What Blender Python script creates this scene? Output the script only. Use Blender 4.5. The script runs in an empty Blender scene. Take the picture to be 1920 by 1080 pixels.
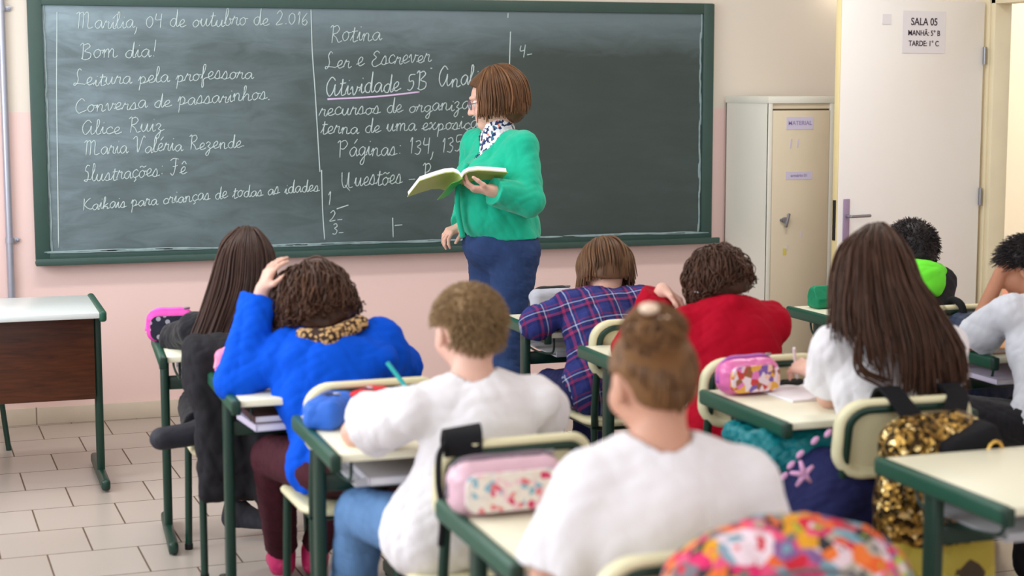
import bpy, bmesh, math, random
import numpy as np
from mathutils import Vector, Matrix, Euler

# ------------------------------------------------------------------ camera, sky, lights, exposure
sc = bpy.context.scene
COL = sc.collection
sc.view_settings.view_transform = 'Standard'
sc.view_settings.look = 'None'
sc.view_settings.gamma = 1.0
sc.view_settings.use_curve_mapping = False
sc.view_settings.exposure = 0.1
sc.cycles.use_denoising = True
sc.cycles.max_bounces = 8
sc.cycles.diffuse_bounces = 5

cd = bpy.data.cameras.new('camera')
cam = bpy.data.objects.new('camera', cd)
COL.objects.link(cam)
cd.sensor_width = 36.0
cd.lens = 36.0 * 3150.0 / 1920.0
cd.clip_end = 60
YAW, PITCH, ROLL = 0.322, 0.12, 0.001
fwd = Vector((math.sin(YAW) * math.cos(PITCH), math.cos(YAW) * math.cos(PITCH), -math.sin(PITCH)))
rgt0 = Vector((math.cos(YAW), -math.sin(YAW), 0))
dwn0 = fwd.cross(rgt0)
rgt = math.cos(ROLL) * rgt0 + math.sin(ROLL) * dwn0
dwn = -math.sin(ROLL) * rgt0 + math.cos(ROLL) * dwn0
M = Matrix((rgt, -dwn, -fwd)).transposed().to_4x4()
M.translation = Vector((0, 0, 1.63))
cam.matrix_world = M
cd.dof.use_dof = True
cd.dof.focus_distance = 7.4
cd.dof.aperture_fstop = 2.4
sc.camera = cam

wd = bpy.data.worlds.new('sky')
sc.world = wd
wd.use_nodes = True
wn = wd.node_tree.nodes
wn['Background'].inputs[0].default_value = (0.80, 0.88, 1.0, 1)
wn['Background'].inputs[1].default_value = 1.2


def area(name, loc, aim, sx, sy, power, col=(1, 1, 1), spread=180):
    l = bpy.data.lights.new(name, 'AREA')
    l.shape = 'RECTANGLE'
    l.size, l.size_y = sx, sy
    l.energy = power
    l.color = col
    l.spread = math.radians(spread)
    o = bpy.data.objects.new(name, l)
    COL.objects.link(o)
    o.location = loc
    o.rotation_euler = (Vector(aim) - Vector(loc)).to_track_quat('-Z', 'Y').to_euler()
    return o


# daylight through the three windows of the left wall, and unseen ceiling lamps added as fill
for wy, WE in ((0.6, 20), (3.3, 52), (6.0, 80)):
    area('window_daylight', (-1.62, wy, 1.85), (0.4, wy, 1.55), 2.2, 1.5, WE, (0.90, 0.955, 1.0))
for lx in (0.4, 3.4):
    for ly, LE in ((1.2, 5), (4.0, 8), (6.4, 24)):
        area('ceiling_fill_light', (lx, ly, 3.0), (lx, ly, 0), 1.2, 0.3, LE, (1.0, 0.98, 0.96))
area('rear_fill_light', (2.2, -2.15, 2.0), (2.4, 6.0, 1.2), 5.0, 1.3, 62, (0.90, 0.955, 1.0))  # unseen fill added behind the camera to lift the back wall
area('corridor_daylight', (6.2, 9.3, 2.9), (6.9, 9.6, 0.8), 0.9, 4.0, 80, (1.0, 0.86, 0.64))


# ------------------------------------------------------------------ helpers
def V3(*a):
    return np.array(a, float)


def srgb(r, g, b):
    f = lambda c: (c / 255.0 / 12.92) if c / 255.0 <= 0.04045 else ((c / 255.0 + 0.055) / 1.055) ** 2.4
    return (f(r), f(g), f(b), 1.0)


def lin(c):
    return srgb(*c) if max(c) > 1.0 else (*c, 1.0)


MATS = {}


def mat(name, col, rough=0.55, spec=0.4, metal=0.0, var=0.06, vscale=8.0, bump=0.0, bscale=60.0, sheen=0.0, sss=0.0, coat=0.0):
    """principled material with a faint procedural mottling and optional bump"""
    if name in MATS:
        return MATS[name]
    m = bpy.data.materials.new(name)
    m.use_nodes = True
    nt = m.node_tree
    N, L = nt.nodes, nt.links
    b = N['Principled BSDF']
    b.inputs['Roughness'].default_value = rough
    b.inputs['Metallic'].default_value = metal
    b.inputs['Specular IOR Level'].default_value = spec
    b.inputs['Coat Weight'].default_value = coat
    if sheen:
        b.inputs['Sheen Weight'].default_value = sheen
        b.inputs['Sheen Roughness'].default_value = 0.5
    if sss:
        b.inputs['Subsurface Weight'].default_value = sss
        b.inputs['Subsurface Radius'].default_value = (0.012, 0.005, 0.003)
        b.inputs['Subsurface Scale'].default_value = 1.0
    tc = N.new('ShaderNodeTexCoord')
    no = N.new('ShaderNodeTexNoise')
    no.inputs['Scale'].default_value = vscale
    no.inputs['Detail'].default_value = 3
    L.new(tc.outputs['Object'], no.inputs['Vector'])
    mx = N.new('ShaderNodeMix')
    mx.data_type = 'RGBA'
    c = lin(col)
    mx.inputs[6].default_value = tuple(max(0, x * (1 - var)) for x in c[:3]) + (1,)
    mx.inputs[7].default_value = tuple(min(1, x * (1 + var)) for x in c[:3]) + (1,)
    L.new(no.outputs['Fac'], mx.inputs[0])
    L.new(mx.outputs[2], b.inputs['Base Color'])
    if bump:
        n2 = N.new('ShaderNodeTexNoise')
        n2.inputs['Scale'].default_value = bscale
        n2.inputs['Detail'].default_value = 4
        L.new(tc.outputs['Object'], n2.inputs['Vector'])
        bp = N.new('ShaderNodeBump')
        bp.inputs['Strength'].default_value = bump
        bp.inputs['Distance'].default_value = 0.01
        L.new(n2.outputs['Fac'], bp.inputs['Height'])
        L.new(bp.outputs['Normal'], b.inputs['Normal'])
    MATS[name] = m
    return m


def nodes_of(m):
    return m.node_tree.nodes, m.node_tree.links, m.node_tree.nodes['Principled BSDF']


def ramp(N, stops, mode='LINEAR'):
    r = N.new('ShaderNodeValToRGB')
    r.color_ramp.interpolation = mode
    e = r.color_ramp.elements
    while len(e) < len(stops):
        e.new(0.5)
    for i, (p, c) in enumerate(stops):
        e[i].position = p
        e[i].color = lin(c) if len(c) == 3 else c
    return r


def math_node(N, L, op, a, b=None):
    n = N.new('ShaderNodeMath')
    n.operation = op
    for i, v in enumerate((a, b)):
        if v is None:
            continue
        if isinstance(v, (int, float)):
            n.inputs[i].default_value = v
        else:
            L.new(v, n.inputs[i])
    return n.outputs[0]


def mixc(N, L, fac, a, b, blend='MIX'):
    n = N.new('ShaderNodeMix')
    n.data_type = 'RGBA'
    n.blend_type = blend
    for i, v in ((0, fac), (6, a), (7, b)):
        if isinstance(v, tuple):
            n.inputs[i].default_value = lin(v) if len(v) == 3 else v
        elif isinstance(v, (int, float)):
            n.inputs[i].default_value = v
        else:
            L.new(v, n.inputs[i])
    return n.outputs[2]


def cell_mat(name, stops, scale, rough=0.6, metal=0.0, ring=None, coord='Object', rnd=1.0, detail=None):
    """printed pattern: random colour cells (optionally a dot inside each)"""
    m = mat(name, (0.5, 0.5, 0.5), rough, 0.4, metal)
    N, L, b = nodes_of(m)
    tc = N.new('ShaderNodeTexCoord')
    vo = N.new('ShaderNodeTexVoronoi')
    vo.inputs['Scale'].default_value = scale
    vo.inputs['Randomness'].default_value = rnd
    L.new(tc.outputs[coord], vo.inputs['Vector'])
    sp = N.new('ShaderNodeSeparateColor')
    L.new(vo.outputs['Color'], sp.inputs[0])
    r = ramp(N, stops, 'CONSTANT')
    L.new(sp.outputs[0], r.inputs[0])
    out = r.outputs[0]
    if ring:
        lo, col = ring
        r2 = ramp(N, [(0.0, (1.0, 1.0, 1.0, 1)), (lo, (0.0, 0.0, 0.0, 1))], 'CONSTANT')
        L.new(vo.outputs['Distance'], r2.inputs[0])
        bw = N.new('ShaderNodeRGBToBW')
        L.new(r2.outputs[0], bw.inputs[0])
        if col is None:
            r3 = ramp(N, [(p, c) for p, c in stops[::-1]] if False else [(stops[i][0], stops[-1 - i][1]) for i in range(len(stops))], 'CONSTANT')
            L.new(sp.outputs[1], r3.inputs[0])
            out = mixc(N, L, bw.outputs[0], out, r3.outputs[0])
        else:
            out = mixc(N, L, bw.outputs[0], out, col)
    L.new(out, b.inputs['Base Color'])
    return m


class MB:
    """collects shapes and links them as one mesh object"""

    def __init__(s):
        s.v, s.f, s.mi = [], [], []

    def add(s, v, f, mi=0):
        n = len(s.v)
        s.v.extend([tuple(map(float, p)) for p in v])
        s.f.extend([tuple(i + n for i in q) for q in f])
        s.mi.extend([mi] * len(f))
        return s

    def box(s, c, size, bev=0.0, rot=None, seg=2, mi=0):
        bm = bmesh.new()
        bmesh.ops.create_cube(bm, size=1.0)
        bmesh.ops.scale(bm, vec=Vector(size), verts=bm.verts)
        if bev > 0:
            bmesh.ops.bevel(bm, geom=bm.edges[:], offset=min(bev, 0.499 * min(size)), segments=seg, affect='EDGES', profile=0.5)
        R = Matrix.Identity(3) if rot is None else (rot if isinstance(rot, Matrix) else Euler(rot).to_matrix())
        bm.verts.index_update()
        v = [R @ p.co + Vector(c) for p in bm.verts]
        f = [[q.index for q in fc.verts] for fc in bm.faces]
        bm.free()
        return s.add(v, f, mi)

    def tube(s, path, r, seg=10, mi=0, cap=True, flat=1.0, closed=False):
        P = [Vector(p) for p in path]
        n = len(P)
        rs = r if hasattr(r, '__len__') else [r] * n
        up = None
        rings = []
        for i in range(n):
            if closed:
                t = P[(i + 1) % n] - P[i - 1]
            else:
                t = P[min(i + 1, n - 1)] - P[max(i - 1, 0)]
            t.normalize()
            if up is None:
                up = t.orthogonal().normalized()
            up = (up - t * up.dot(t))
            if up.length < 1e-6:
                up = t.orthogonal()
            up.normalize()
            sd = t.cross(up)
            rings.append([P[i] + (up * math.cos(2 * math.pi * k / seg) + sd * flat * math.sin(2 * math.pi * k / seg)) * rs[i] for k in range(seg)])
        v = [p for rg in rings for p in rg]
        f = []
        m = n if closed else n - 1
        for i in range(m):
            j = (i + 1) % n
            for k in range(seg):
                l = (k + 1) % seg
                f.append((i * seg + k, i * seg + l, j * seg + l, j * seg + k))
        if cap and not closed:
            f.append(tuple(range(seg - 1, -1, -1)))
            f.append(tuple((n - 1) * seg + k for k in range(seg)))
        return s.add(v, f, mi)

    def ball(s, c, r, mi=0, seg=12, rot=None):
        r = (r, r, r) if not hasattr(r, '__len__') else r
        R = Matrix.Identity(3) if rot is None else (rot if isinstance(rot, Matrix) else Euler(rot).to_matrix())
        v, f = [], []
        h = seg // 2
        for i in range(h + 1):
            th = math.pi * i / h
            for k in range(seg):
                ph = 2 * math.pi * k / seg
                v.append(R @ Vector((r[0] * math.sin(th) * math.cos(ph), r[1] * math.sin(th) * math.sin(ph), r[2] * math.cos(th))) + Vector(c))
        for i in range(h):
            for k in range(seg):
                l = (k + 1) % seg
                f.append((i * seg + k, (i + 1) * seg + k, (i + 1) * seg + l, i * seg + l))
        return s.add(v, f, mi)

    def cyl(s, a, b, r, seg=20, mi=0, r2=None):
        return s.tube([a, b], [r, r if r2 is None else r2], seg, mi)

    def build(s, name, m, parent=None, smooth=True, loc=None):
        me = bpy.data.meshes.new(name)
        me.from_pydata(s.v, [], s.f)
        for x in (m if isinstance(m, (list, tuple)) else [m]):
            me.materials.append(x)
        if any(s.mi):
            me.polygons.foreach_set('material_index', s.mi)
        finish(me, smooth)
        return link(name, me, parent, loc)


def finish(me, smooth=True, angle=40):
    me.update()
    if smooth:
        me.polygons.foreach_set('use_smooth', [True] * len(me.polygons))
        if smooth != 'all':
            try:
                me.set_sharp_from_angle(angle=math.radians(angle))
            except Exception:
                pass
    me.update()


def link(name, data, parent=None, loc=None):
    o = bpy.data.objects.new(name, data)
    COL.objects.link(o)
    if parent is not None:
        o.parent = parent
    if loc is not None:
        o.location = loc
    return o


def tag(o, label=None, cat=None, group=None, kind=None):
    for k, x in (('label', label), ('category', cat), ('group', group), ('kind', kind)):
        if x:
            o[k] = x
    return o


def empty(name, loc, rz=0.0, label=None, cat=None, group=None):
    o = bpy.data.objects.new(name, None)
    COL.objects.link(o)
    o.location = loc
    o.rotation_euler = (0, 0, rz)
    o.empty_display_size = 0.1
    return tag(o, label, cat, group)


def copy_tree(o, parent=None):
    c = o.copy()
    COL.objects.link(c)
    c.parent = parent
    for ch in list(o.children):
        copy_tree(ch, c)
    return c


def smooth_path(pts, n=8, closed=False):
    """Catmull-Rom through the points"""
    P = [np.array(p, float) for p in pts]
    m = len(P)
    out = []
    rng = range(m) if closed else range(m - 1)
    for i in rng:
        if closed:
            a, b, c, d = P[i - 1], P[i], P[(i + 1) % m], P[(i + 2) % m]
        else:
            a, b, c, d = P[max(i - 1, 0)], P[i], P[i + 1], P[min(i + 2, m - 1)]
        for k in range(n):
            t = k / n
            out.append(0.5 * ((2 * b) + (-a + c) * t + (2 * a - 5 * b + 4 * c - d) * t * t + (-a + 3 * b - 3 * c + d) * t ** 3))
    if not closed:
        out.append(P[-1])
    return out


random.seed(7)
RNG = np.random.default_rng(7)

# ------------------------------------------------------------------ the room
BACK, LEFT, RIGHT, FRONT, CEIL = 8.33, -1.55, 5.15, -2.2, 3.15

# two-tone painted wall: pink dado below 1.5 m, cream above
def wall_mat(name, split, low, high):
    m = mat(name, (0.5, 0.5, 0.5), 0.6, 0.3)
    N, L, b = nodes_of(m)
    g = N.new('ShaderNodeNewGeometry')
    sx = N.new('ShaderNodeSeparateXYZ')
    L.new(g.outputs['Position'], sx.inputs[0])
    no = N.new('ShaderNodeTexNoise')
    no.inputs['Scale'].default_value = 30
    L.new(g.outputs['Position'], no.inputs['Vector'])
    edge = math_node(N, L, 'ADD', sx.outputs['Z'], math_node(N, L, 'MULTIPLY', no.outputs['Fac'], 0.006))
    up = math_node(N, L, 'GREATER_THAN', edge, split)
    n2 = N.new('ShaderNodeTexNoise')
    n2.inputs['Scale'].default_value = 1.7
    n2.inputs['Detail'].default_value = 5
    L.new(g.outputs['Position'], n2.inputs['Vector'])
    base = mixc(N, L, up, low, high)
    out = mixc(N, L, math_node(N, L, 'MULTIPLY', n2.outputs['Fac'], 0.10), base, (150, 110, 90), 'MULTIPLY')
    L.new(out, b.inputs['Base Color'])
    bp = N.new('ShaderNodeBump')
    bp.inputs['Strength'].default_value = 0.08
    n3 = N.new('ShaderNodeTexNoise')
    n3.inputs['Scale'].default_value = 90
    L.new(g.outputs['Position'], n3.inputs['Vector'])
    L.new(n3.outputs['Fac'], bp.inputs['Height'])
    L.new(bp.outputs['Normal'], b.inputs['Normal'])
    return m


WALL = wall_mat('painted_wall', 1.508, (238, 208, 202), (228, 219, 206))
CORR = wall_mat('corridor_wall_paint', 0.30, (244, 168, 136), (246, 232, 204))


def struct(name, mb, m, **k):
    return tag(mb.build(name, m, **k), kind='structure')


# tiled floor in running bond, laid a little askew to the wall
FLOOR = mat('floor_tile', (0.5, 0.5, 0.5), 0.32, 0.45)
N, L, b = nodes_of(FLOOR)
g = N.new('ShaderNodeNewGeometry')
mp = N.new('ShaderNodeMapping')
mp.vector_type = 'POINT'
mp.inputs['Rotation'].default_value = (0, 0, -0.03)
mp.inputs['Location'].default_value = (0.312 * 20 - 0.9145, 0.334 * 20 - 6.273, 0)
L.new(g.outputs['Position'], mp.inputs['Vector'])
br = N.new('ShaderNodeTexBrick')
br.offset = 0.5
br.inputs['Scale'].default_value = 1.0
br.inputs['Brick Width'].default_value = 0.312
br.inputs['Row Height'].default_value = 0.334
br.inputs['Mortar Size'].default_value = 0.0035
br.inputs['Mortar Smooth'].default_value = 0.25
br.inputs['Color1'].default_value = srgb(182, 173, 164)
br.inputs['Color2'].default_value = srgb(172, 161, 151)
br.inputs['Mortar'].default_value = srgb(96, 76, 62)
L.new(mp.outputs[0], br.inputs['Vector'])
no = N.new('ShaderNodeTexNoise')
no.inputs['Scale'].default_value = 2.3
no.inputs['Detail'].default_value = 6
L.new(g.outputs['Position'], no.inputs['Vector'])
out = mixc(N, L, math_node(N, L, 'MULTIPLY', no.outputs['Fac'], 0.16), br.outputs['Color'], (170, 140, 115), 'MULTIPLY')
L.new(out, b.inputs['Base Color'])
rr = math_node(N, L, 'ADD', math_node(N, L, 'MULTIPLY', br.outputs['Fac'], 0.4), 0.30)
L.new(rr, b.inputs['Roughness'])
bp = N.new('ShaderNodeBump')
bp.inputs['Strength'].default_value = 0.35
bp.inputs['Distance'].default_value = 0.004
bp.invert = True
L.new(br.outputs['Fac'], bp.inputs['Height'])
L.new(bp.outputs['Normal'], b.inputs['Normal'])

struct('floor', MB().box(((LEFT + 7.4) / 2, (FRONT + 12.2) / 2, -0.05), (7.4 - LEFT + 0.4, 12.2 - FRONT + 0.4, 0.1)), FLOOR, smooth=False)
struct('ceiling', MB().box(((LEFT + RIGHT) / 2, (FRONT + BACK) / 2, CEIL + 0.05), (RIGHT - LEFT + 0.3, BACK - FRONT + 0.3, 0.1)), mat('ceiling_paint', (240, 238, 232), 0.8, 0.2), smooth=False)
struct('wall_back', MB().box(((LEFT + RIGHT) / 2, BACK + 0.075, CEIL / 2), (RIGHT - LEFT + 0.3, 0.15, CEIL)), WALL, smooth=False)
mb = MB()
mb.box(((LEFT + RIGHT) / 2, FRONT - 0.075, 0.65), (RIGHT - LEFT + 0.3, 0.15, 1.3))
mb.box(((LEFT + RIGHT) / 2, FRONT - 0.075, (2.7 + CEIL) / 2), (RIGHT - LEFT + 0.3, 0.15, CEIL - 2.7))
mb.box((LEFT + 0.55, FRONT - 0.075, 2.0), (1.4, 0.15, 1.4))
mb.box((RIGHT - 0.2, FRONT - 0.075, 2.0), (0.7, 0.15, 1.4))
struct('wall_rear', mb, WALL, smooth=False)
# left wall with three windows
mb = MB()
WIN = [(-0.6, 1.8), (2.1, 4.5), (4.8, 7.2)]
y0 = FRONT
for a, c in WIN:
    mb.box((LEFT - 0.075, (y0 + a) / 2, CEIL / 2), (0.15, a - y0, CEIL))
    mb.box((LEFT - 0.075, (a + c) / 2, 0.5), (0.15, c - a, 1.0))
    mb.box((LEFT - 0.075, (a + c) / 2, (2.7 + CEIL) / 2), (0.15, c - a, CEIL - 2.7))
    y0 = c
mb.box((LEFT - 0.075, (y0 + BACK) / 2, CEIL / 2), (0.15, BACK - y0, CEIL))
struct('wall_left', mb, WALL, smooth=False)
FRAME = mat('window_frame_paint', (120, 130, 130), 0.4)
for i, (a, c) in enumerate(WIN):
    mb = MB()
    for yy in (a + 0.02, a + (c - a) / 3, a + 2 * (c - a) / 3, c - 0.02):
        mb.box((LEFT - 0.1, yy, 1.85), (0.04, 0.04, 1.7), 0.004)
    for zz in (1.02, 2.2, 2.68):
        mb.box((LEFT - 0.1, (a + c) / 2, zz), (0.036, c - a, 0.04), 0.004)
    struct('window_%d' % (i + 1), mb, FRAME)
# right wall with the doorway near the corner
D0, D1, DH = 6.58, 7.56, 2.085
mb = MB()
mb.box((RIGHT + 0.04, (FRONT + D0) / 2, CEIL / 2), (0.08, D0 - FRONT, CEIL))
mb.box((RIGHT + 0.04, (D1 + BACK) / 2, CEIL / 2), (0.08, BACK - D1, CEIL))
mb.box((RIGHT + 0.04, (D0 + D1) / 2, (DH + CEIL) / 2), (0.08, D1 - D0, CEIL - DH))
struct('wall_right', mb, WALL, smooth=False)
# corridor outside
struct('wall_corridor', MB().box((7.1, 5.0, 1.7), (0.15, 16, 3.4)), CORR, smooth=False)
struct('wall_corridor_end', MB().box((6.2, 12.3, 1.7), (2.0, 0.15, 3.4)), CORR, smooth=False)
# door frame
JAMB = mat('door_frame_paint', (228, 216, 184), 0.5)
mb = MB()
mb.box((RIGHT + 0.035, D1 - 0.02, DH / 2), (0.10, 0.04, DH), 0.004)
mb.box((RIGHT + 0.035, D0 + 0.02, DH / 2), (0.10, 0.04, DH), 0.004)
mb.box((RIGHT + 0.035, (D0 + D1) / 2, DH - 0.02), (0.10, D1 - D0, 0.04), 0.004)
struct('trim_1', mb, JAMB)
mb = MB()
mb.box((RIGHT - 0.012, D1 + 0.035, DH / 2), (0.024, 0.07, DH + 0.1), 0.004)
mb.box((RIGHT - 0.012, (D0 + D1) / 2, DH + 0.02), (0.024, D1 - D0 + 0.14, 0.07), 0.004)
struct('trim_2', mb, JAMB)
# tiled baseboard
BASE = mat('baseboard_tile', (0.5, 0.5, 0.5), 0.4, 0.4)
N, L, b = nodes_of(BASE)
g = N.new('ShaderNodeNewGeometry')
sx = N.new('ShaderNodeSeparateXYZ')
L.new(g.outputs['Position'], sx.inputs[0])
fr = math_node(N, L, 'FRACT', math_node(N, L, 'DIVIDE', math_node(N, L, 'ADD', sx.outputs['X'], 62.0 - 0.345), 0.31))
ln = math_node(N, L, 'LESS_THAN', fr, 0.02)
no = N.new('ShaderNodeTexNoise')
no.inputs['Scale'].default_value = 6
no.inputs['Detail'].default_value = 5
L.new(g.outputs['Position'], no.inputs['Vector'])
tile = mixc(N, L, no.outputs['Fac'], (212, 196, 176), (196, 184, 168))
L.new(mixc(N, L, ln, tile, (130, 112, 96)), b.inputs['Base Color'])
struct('baseboard_back', MB().box(((LEFT + RIGHT) / 2, BACK - 0.006, 0.042), (RIGHT - LEFT, 0.012, 0.084), 0.003), BASE)

# ------------------------------------------------------------------ the open door
DOORM = mat('door_paint', (247, 245, 242), 0.45, 0.4, var=0.03, vscale=3)
EDGE = mat('door_edge_paint', (232, 214, 160), 0.5)
STEEL = mat('brushed_steel', (150, 150, 155), 0.35, 0.5, 0.8)
LILAC = mat('lilac_plate', (168, 150, 184), 0.4, 0.5, 0.3)
DARK = mat('dark_metal', (48, 46, 48), 0.45, 0.4, 0.4)
hx, hy = 5.10, 7.585
fx, fy = 4.145, 7.37
dlen = math.hypot(hx - fx, hy - fy)
door = empty('door_1', (hx, hy, 0.0), math.atan2(fy - hy, fx - hx))
tag(door, kind='structure')
# local x runs from the hinge to the free edge, local +y faces the room's front (the camera)
mb = MB()
mb.box((dlen / 2, 0, 1.03), (dlen, 0.036, 2.05), 0.003)
mb.build('leaf', DOORM, door)
MB().box((dlen + 0.001, 0, 1.03), (0.006, 0.034, 2.05), 0.001).build('edge_strip', EDGE, door)
mb = MB().box((dlen - 0.055, 0.021, 0.965), (0.042, 0.006, 0.21), 0.003)
plate = mb.build('handle_plate', LILAC, door)
mb = MB().tube([(dlen - 0.055, 0.02, 0.985), (dlen - 0.055, 0.06, 0.985), (dlen - 0.07, 0.066, 0.985), (dlen - 0.175, 0.064, 0.985)], 0.008, 10)
mb.build('handle', STEEL, door)
MB().box((dlen + 0.004, 0, 0.965), (0.006, 0.022, 0.2), 0.001).build('lock_plate', DARK, door)
for zz in (0.3, 1.05, 1.78):
    MB().cyl((0.0, 0.026, zz - 0.045), (0.0, 0.026, zz + 0.045), 0.009, 12).build('hinge', STEEL, door)


def flat_text(name, body, size, m, parent, loc, rot, align='CENTER', shear=0.0):
    c = bpy.data.curves.new(name, 'FONT')
    c.body = body
    c.size = size
    c.align_x = align
    c.align_y = 'CENTER'
    c.extrude = 0.0006
    c.offset = 0.0003 if size > 0.02 else 0.0001
    c.shear = shear
    c.materials.append(m)
    t = bpy.data.objects.new('t', c)
    COL.objects.link(t)
    bpy.context.view_layer.update()
    me = bpy.data.meshes.new_from_object(t.evaluated_get(bpy.context.evaluated_depsgraph_get()))
    bpy.data.objects.remove(t)
    bpy.data.curves.remove(c)
    o = link(name, me, parent, loc)
    o.rotation_euler = rot
    return o


PAPER = mat('white_paper', (238, 236, 242), 0.7, 0.2, var=0.02)
INK = mat('black_ink', (60, 52, 64), 0.7, 0.2)
PURPLE_INK = mat('violet_ink', (150, 138, 184), 0.7, 0.2)


def on_door(name, along, z, w, h, label, cat):
    o = empty(name, (0, 0, 0), 0, label, cat)
    a = door.rotation_euler[2]
    o.location = (hx + math.cos(a) * along - math.sin(a) * 0.0195, hy + math.sin(a) * along + math.cos(a) * 0.0195, z)
    o.rotation_euler = (0, 0, a)
    MB().box((0, 0.0006, 0), (w, 0.0012, h), 0.0).build('sheet', PAPER, o, smooth=False)
    return o


sign = on_door('door_sign', 0.43, 1.895, 0.295, 0.21, 'white paper sheet on the open door with three lines of black printing', 'sign')
for zz, t, s in ((0.050, 'SALA 05', 0.052), (-0.006, 'MANHÃ: 5° B', 0.038), (-0.058, 'TARDE: 1° C', 0.038)):
    flat_text('lettering', t, s, INK, sign, (0, 0.0022, zz), (math.pi / 2, 0, math.pi))
on_door('paper_scrap', 0.685, 1.955, 0.06, 0.05, 'small blank white paper scrap stuck on the open door beside the printed sheet', 'paper')

# ------------------------------------------------------------------ conduit on the back wall
PIPE = mat('galvanised_pipe', (172, 176, 190), 0.35, 0.5, 0.55)
con = empty('conduit_pipe', (0.252, BACK - 0.024, 0), 0, 'grey metal conduit pipe running up the wall left of the chalkboard', 'pipe')
MB().cyl((0, 0, 0.62), (0, 0, CEIL - 0.01), 0.017, 16).build('pipe', PIPE, con)
for zz in (0.9, 1.99, 2.9):
    mb = MB().cyl((0, 0, zz - 0.012), (0, 0, zz + 0.012), 0.0205, 16)
    mb.box((0.032, 0.014, zz), (0.03, 0.005, 0.02), 0.001)
    mb.ball((0.038, 0.008, zz), 0.006)
    mb.build('clamp', PIPE, con)
MB().box((0, 0.004, 0.56), (0.075, 0.038, 0.13), 0.006).build('outlet_box', PIPE, con)

# ------------------------------------------------------------------ chalkboard
BX0, BX1, BZ0, BZ1 = 0.372, 3.91, 0.80, 2.062
BOARD = mat('green_slate', (0.5, 0.5, 0.5), 0.45, 0.35)
N, L, b = nodes_of(BOARD)
tc = N.new('ShaderNodeTexCoord')
mp = N.new('ShaderNodeMapping')
mp.inputs['Rotation'].default_value = (0, 0.5, 0)
mp.inputs['Scale'].default_value = (1.3, 1.0, 4.5)
L.new(tc.outputs['Object'], mp.inputs['Vector'])
n1 = N.new('ShaderNodeTexNoise')
n1.inputs['Scale'].default_value = 3.2
n1.inputs['Detail'].default_value = 8
n1.inputs['Roughness'].default_value = 0.6
n1.inputs['Distortion'].default_value = 0.8
L.new(mp.outputs[0], n1.inputs['Vector'])
n2 = N.new('ShaderNodeTexNoise')
n2.inputs['Scale'].default_value = 1.1
n2.inputs['Detail'].default_value = 3
L.new(tc.outputs['Object'], n2.inputs['Vector'])
sx = N.new('ShaderNodeSeparateXYZ')
L.new(tc.outputs['Object'], sx.inputs[0])
# wiped chalk dust: more on the written left side and along the top edge
mr = N.new('ShaderNodeMapRange')
mr.inputs[1].default_value = 0.4
mr.inputs[2].default_value = 2.9
mr.inputs[3].default_value = 0.66
mr.inputs[4].default_value = 0.08
L.new(sx.outputs['X'], mr.inputs[0])
mt = N.new('ShaderNodeMapRange')
mt.inputs[1].default_value = 1.84
mt.inputs[2].default_value = 2.02
mt.inputs[3].default_value = 0.0
mt.inputs[4].default_value = 0.34
L.new(math_node(N, L, 'ADD', sx.outputs['Z'], math_node(N, L, 'MULTIPLY', n1.outputs['Fac'], 0.12)), mt.inputs[0])
r1 = ramp(N, [(0.35, (0.0, 0.0, 0.0, 1)), (0.75, (1.0, 1.0, 1.0, 1))])
L.new(n1.outputs['Fac'], r1.inputs[0])
r2 = ramp(N, [(0.3, (0.25, 0.25, 0.25, 1)), (0.7, (1.0, 1.0, 1.0, 1))])
L.new(n2.outputs['Fac'], r2.inputs[0])
dust = math_node(N, L, 'MULTIPLY', math_node(N, L, 'ADD', math_node(N, L, 'MULTIPLY', r1.outputs[0], 0.50), 0.52), mr.outputs[0])
dust = math_node(N, L, 'ADD', math_node(N, L, 'MULTIPLY', dust, r2.outputs[0]), math_node(N, L, 'MULTIPLY', mt.outputs[0], 0.8))
L.new(mixc(N, L, dust, (52, 63, 58), (160, 182, 194)), b.inputs['Base Color'])
BFRAME = mat('green_board_frame', (54, 78, 72), 0.45, 0.4, var=0.12, vscale=14)
CHALK = mat('chalk', (190, 206, 206), 0.9, 0.1, var=0.1, vscale=200)
CHALKP = mat('pink_chalk', (214, 190, 226), 0.9, 0.1)
DUST = mat('chalk_dust', (146, 166, 168), 0.95, 0.1, var=0.3, vscale=25)

bd = empty('chalkboard', (0, 0, 0), 0, 'long green chalkboard with white handwriting mounted on the pink and cream wall', 'chalkboard')
MB().box(((BX0 + BX1) / 2, BACK - 0.012, (BZ0 + BZ1) / 2), (BX1 - BX0 - 0.04, 0.02, BZ1 - BZ0 - 0.02)).build('writing_surface', BOARD, bd, smooth=False)
mb = MB()
mb.box((BX0 + 0.03, BACK - 0.02, (BZ0 + BZ1) / 2), (0.066, 0.04, BZ1 - BZ0), 0.004)
mb.box((BX1 - 0.03, BACK - 0.02, (BZ0 + BZ1) / 2), (0.062, 0.04, BZ1 - BZ0), 0.004)
mb.box(((BX0 + BX1) / 2, BACK - 0.019, BZ1 - 0.026), (BX1 - BX0 - 0.01, 0.038, 0.056), 0.004)
mb.box(((BX0 + BX1) / 2, BACK - 0.019, BZ0 + 0.02), (BX1 - BX0 - 0.01, 0.038, 0.04), 0.004)
mb.build('frame', BFRAME, bd)
mb = MB()
mb.box(((BX0 + BX1) / 2 + 0.01, BACK - 0.045, BZ0 - 0.012), (BX1 - BX0 + 0.03, 0.09, 0.018), 0.004)
mb.box(((BX0 + BX1) / 2 + 0.01, BACK - 0.088, BZ0 - 0.004), (BX1 - BX0 + 0.03, 0.014, 0.034), 0.005)
mb.build('chalk_tray', BFRAME, bd)
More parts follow.
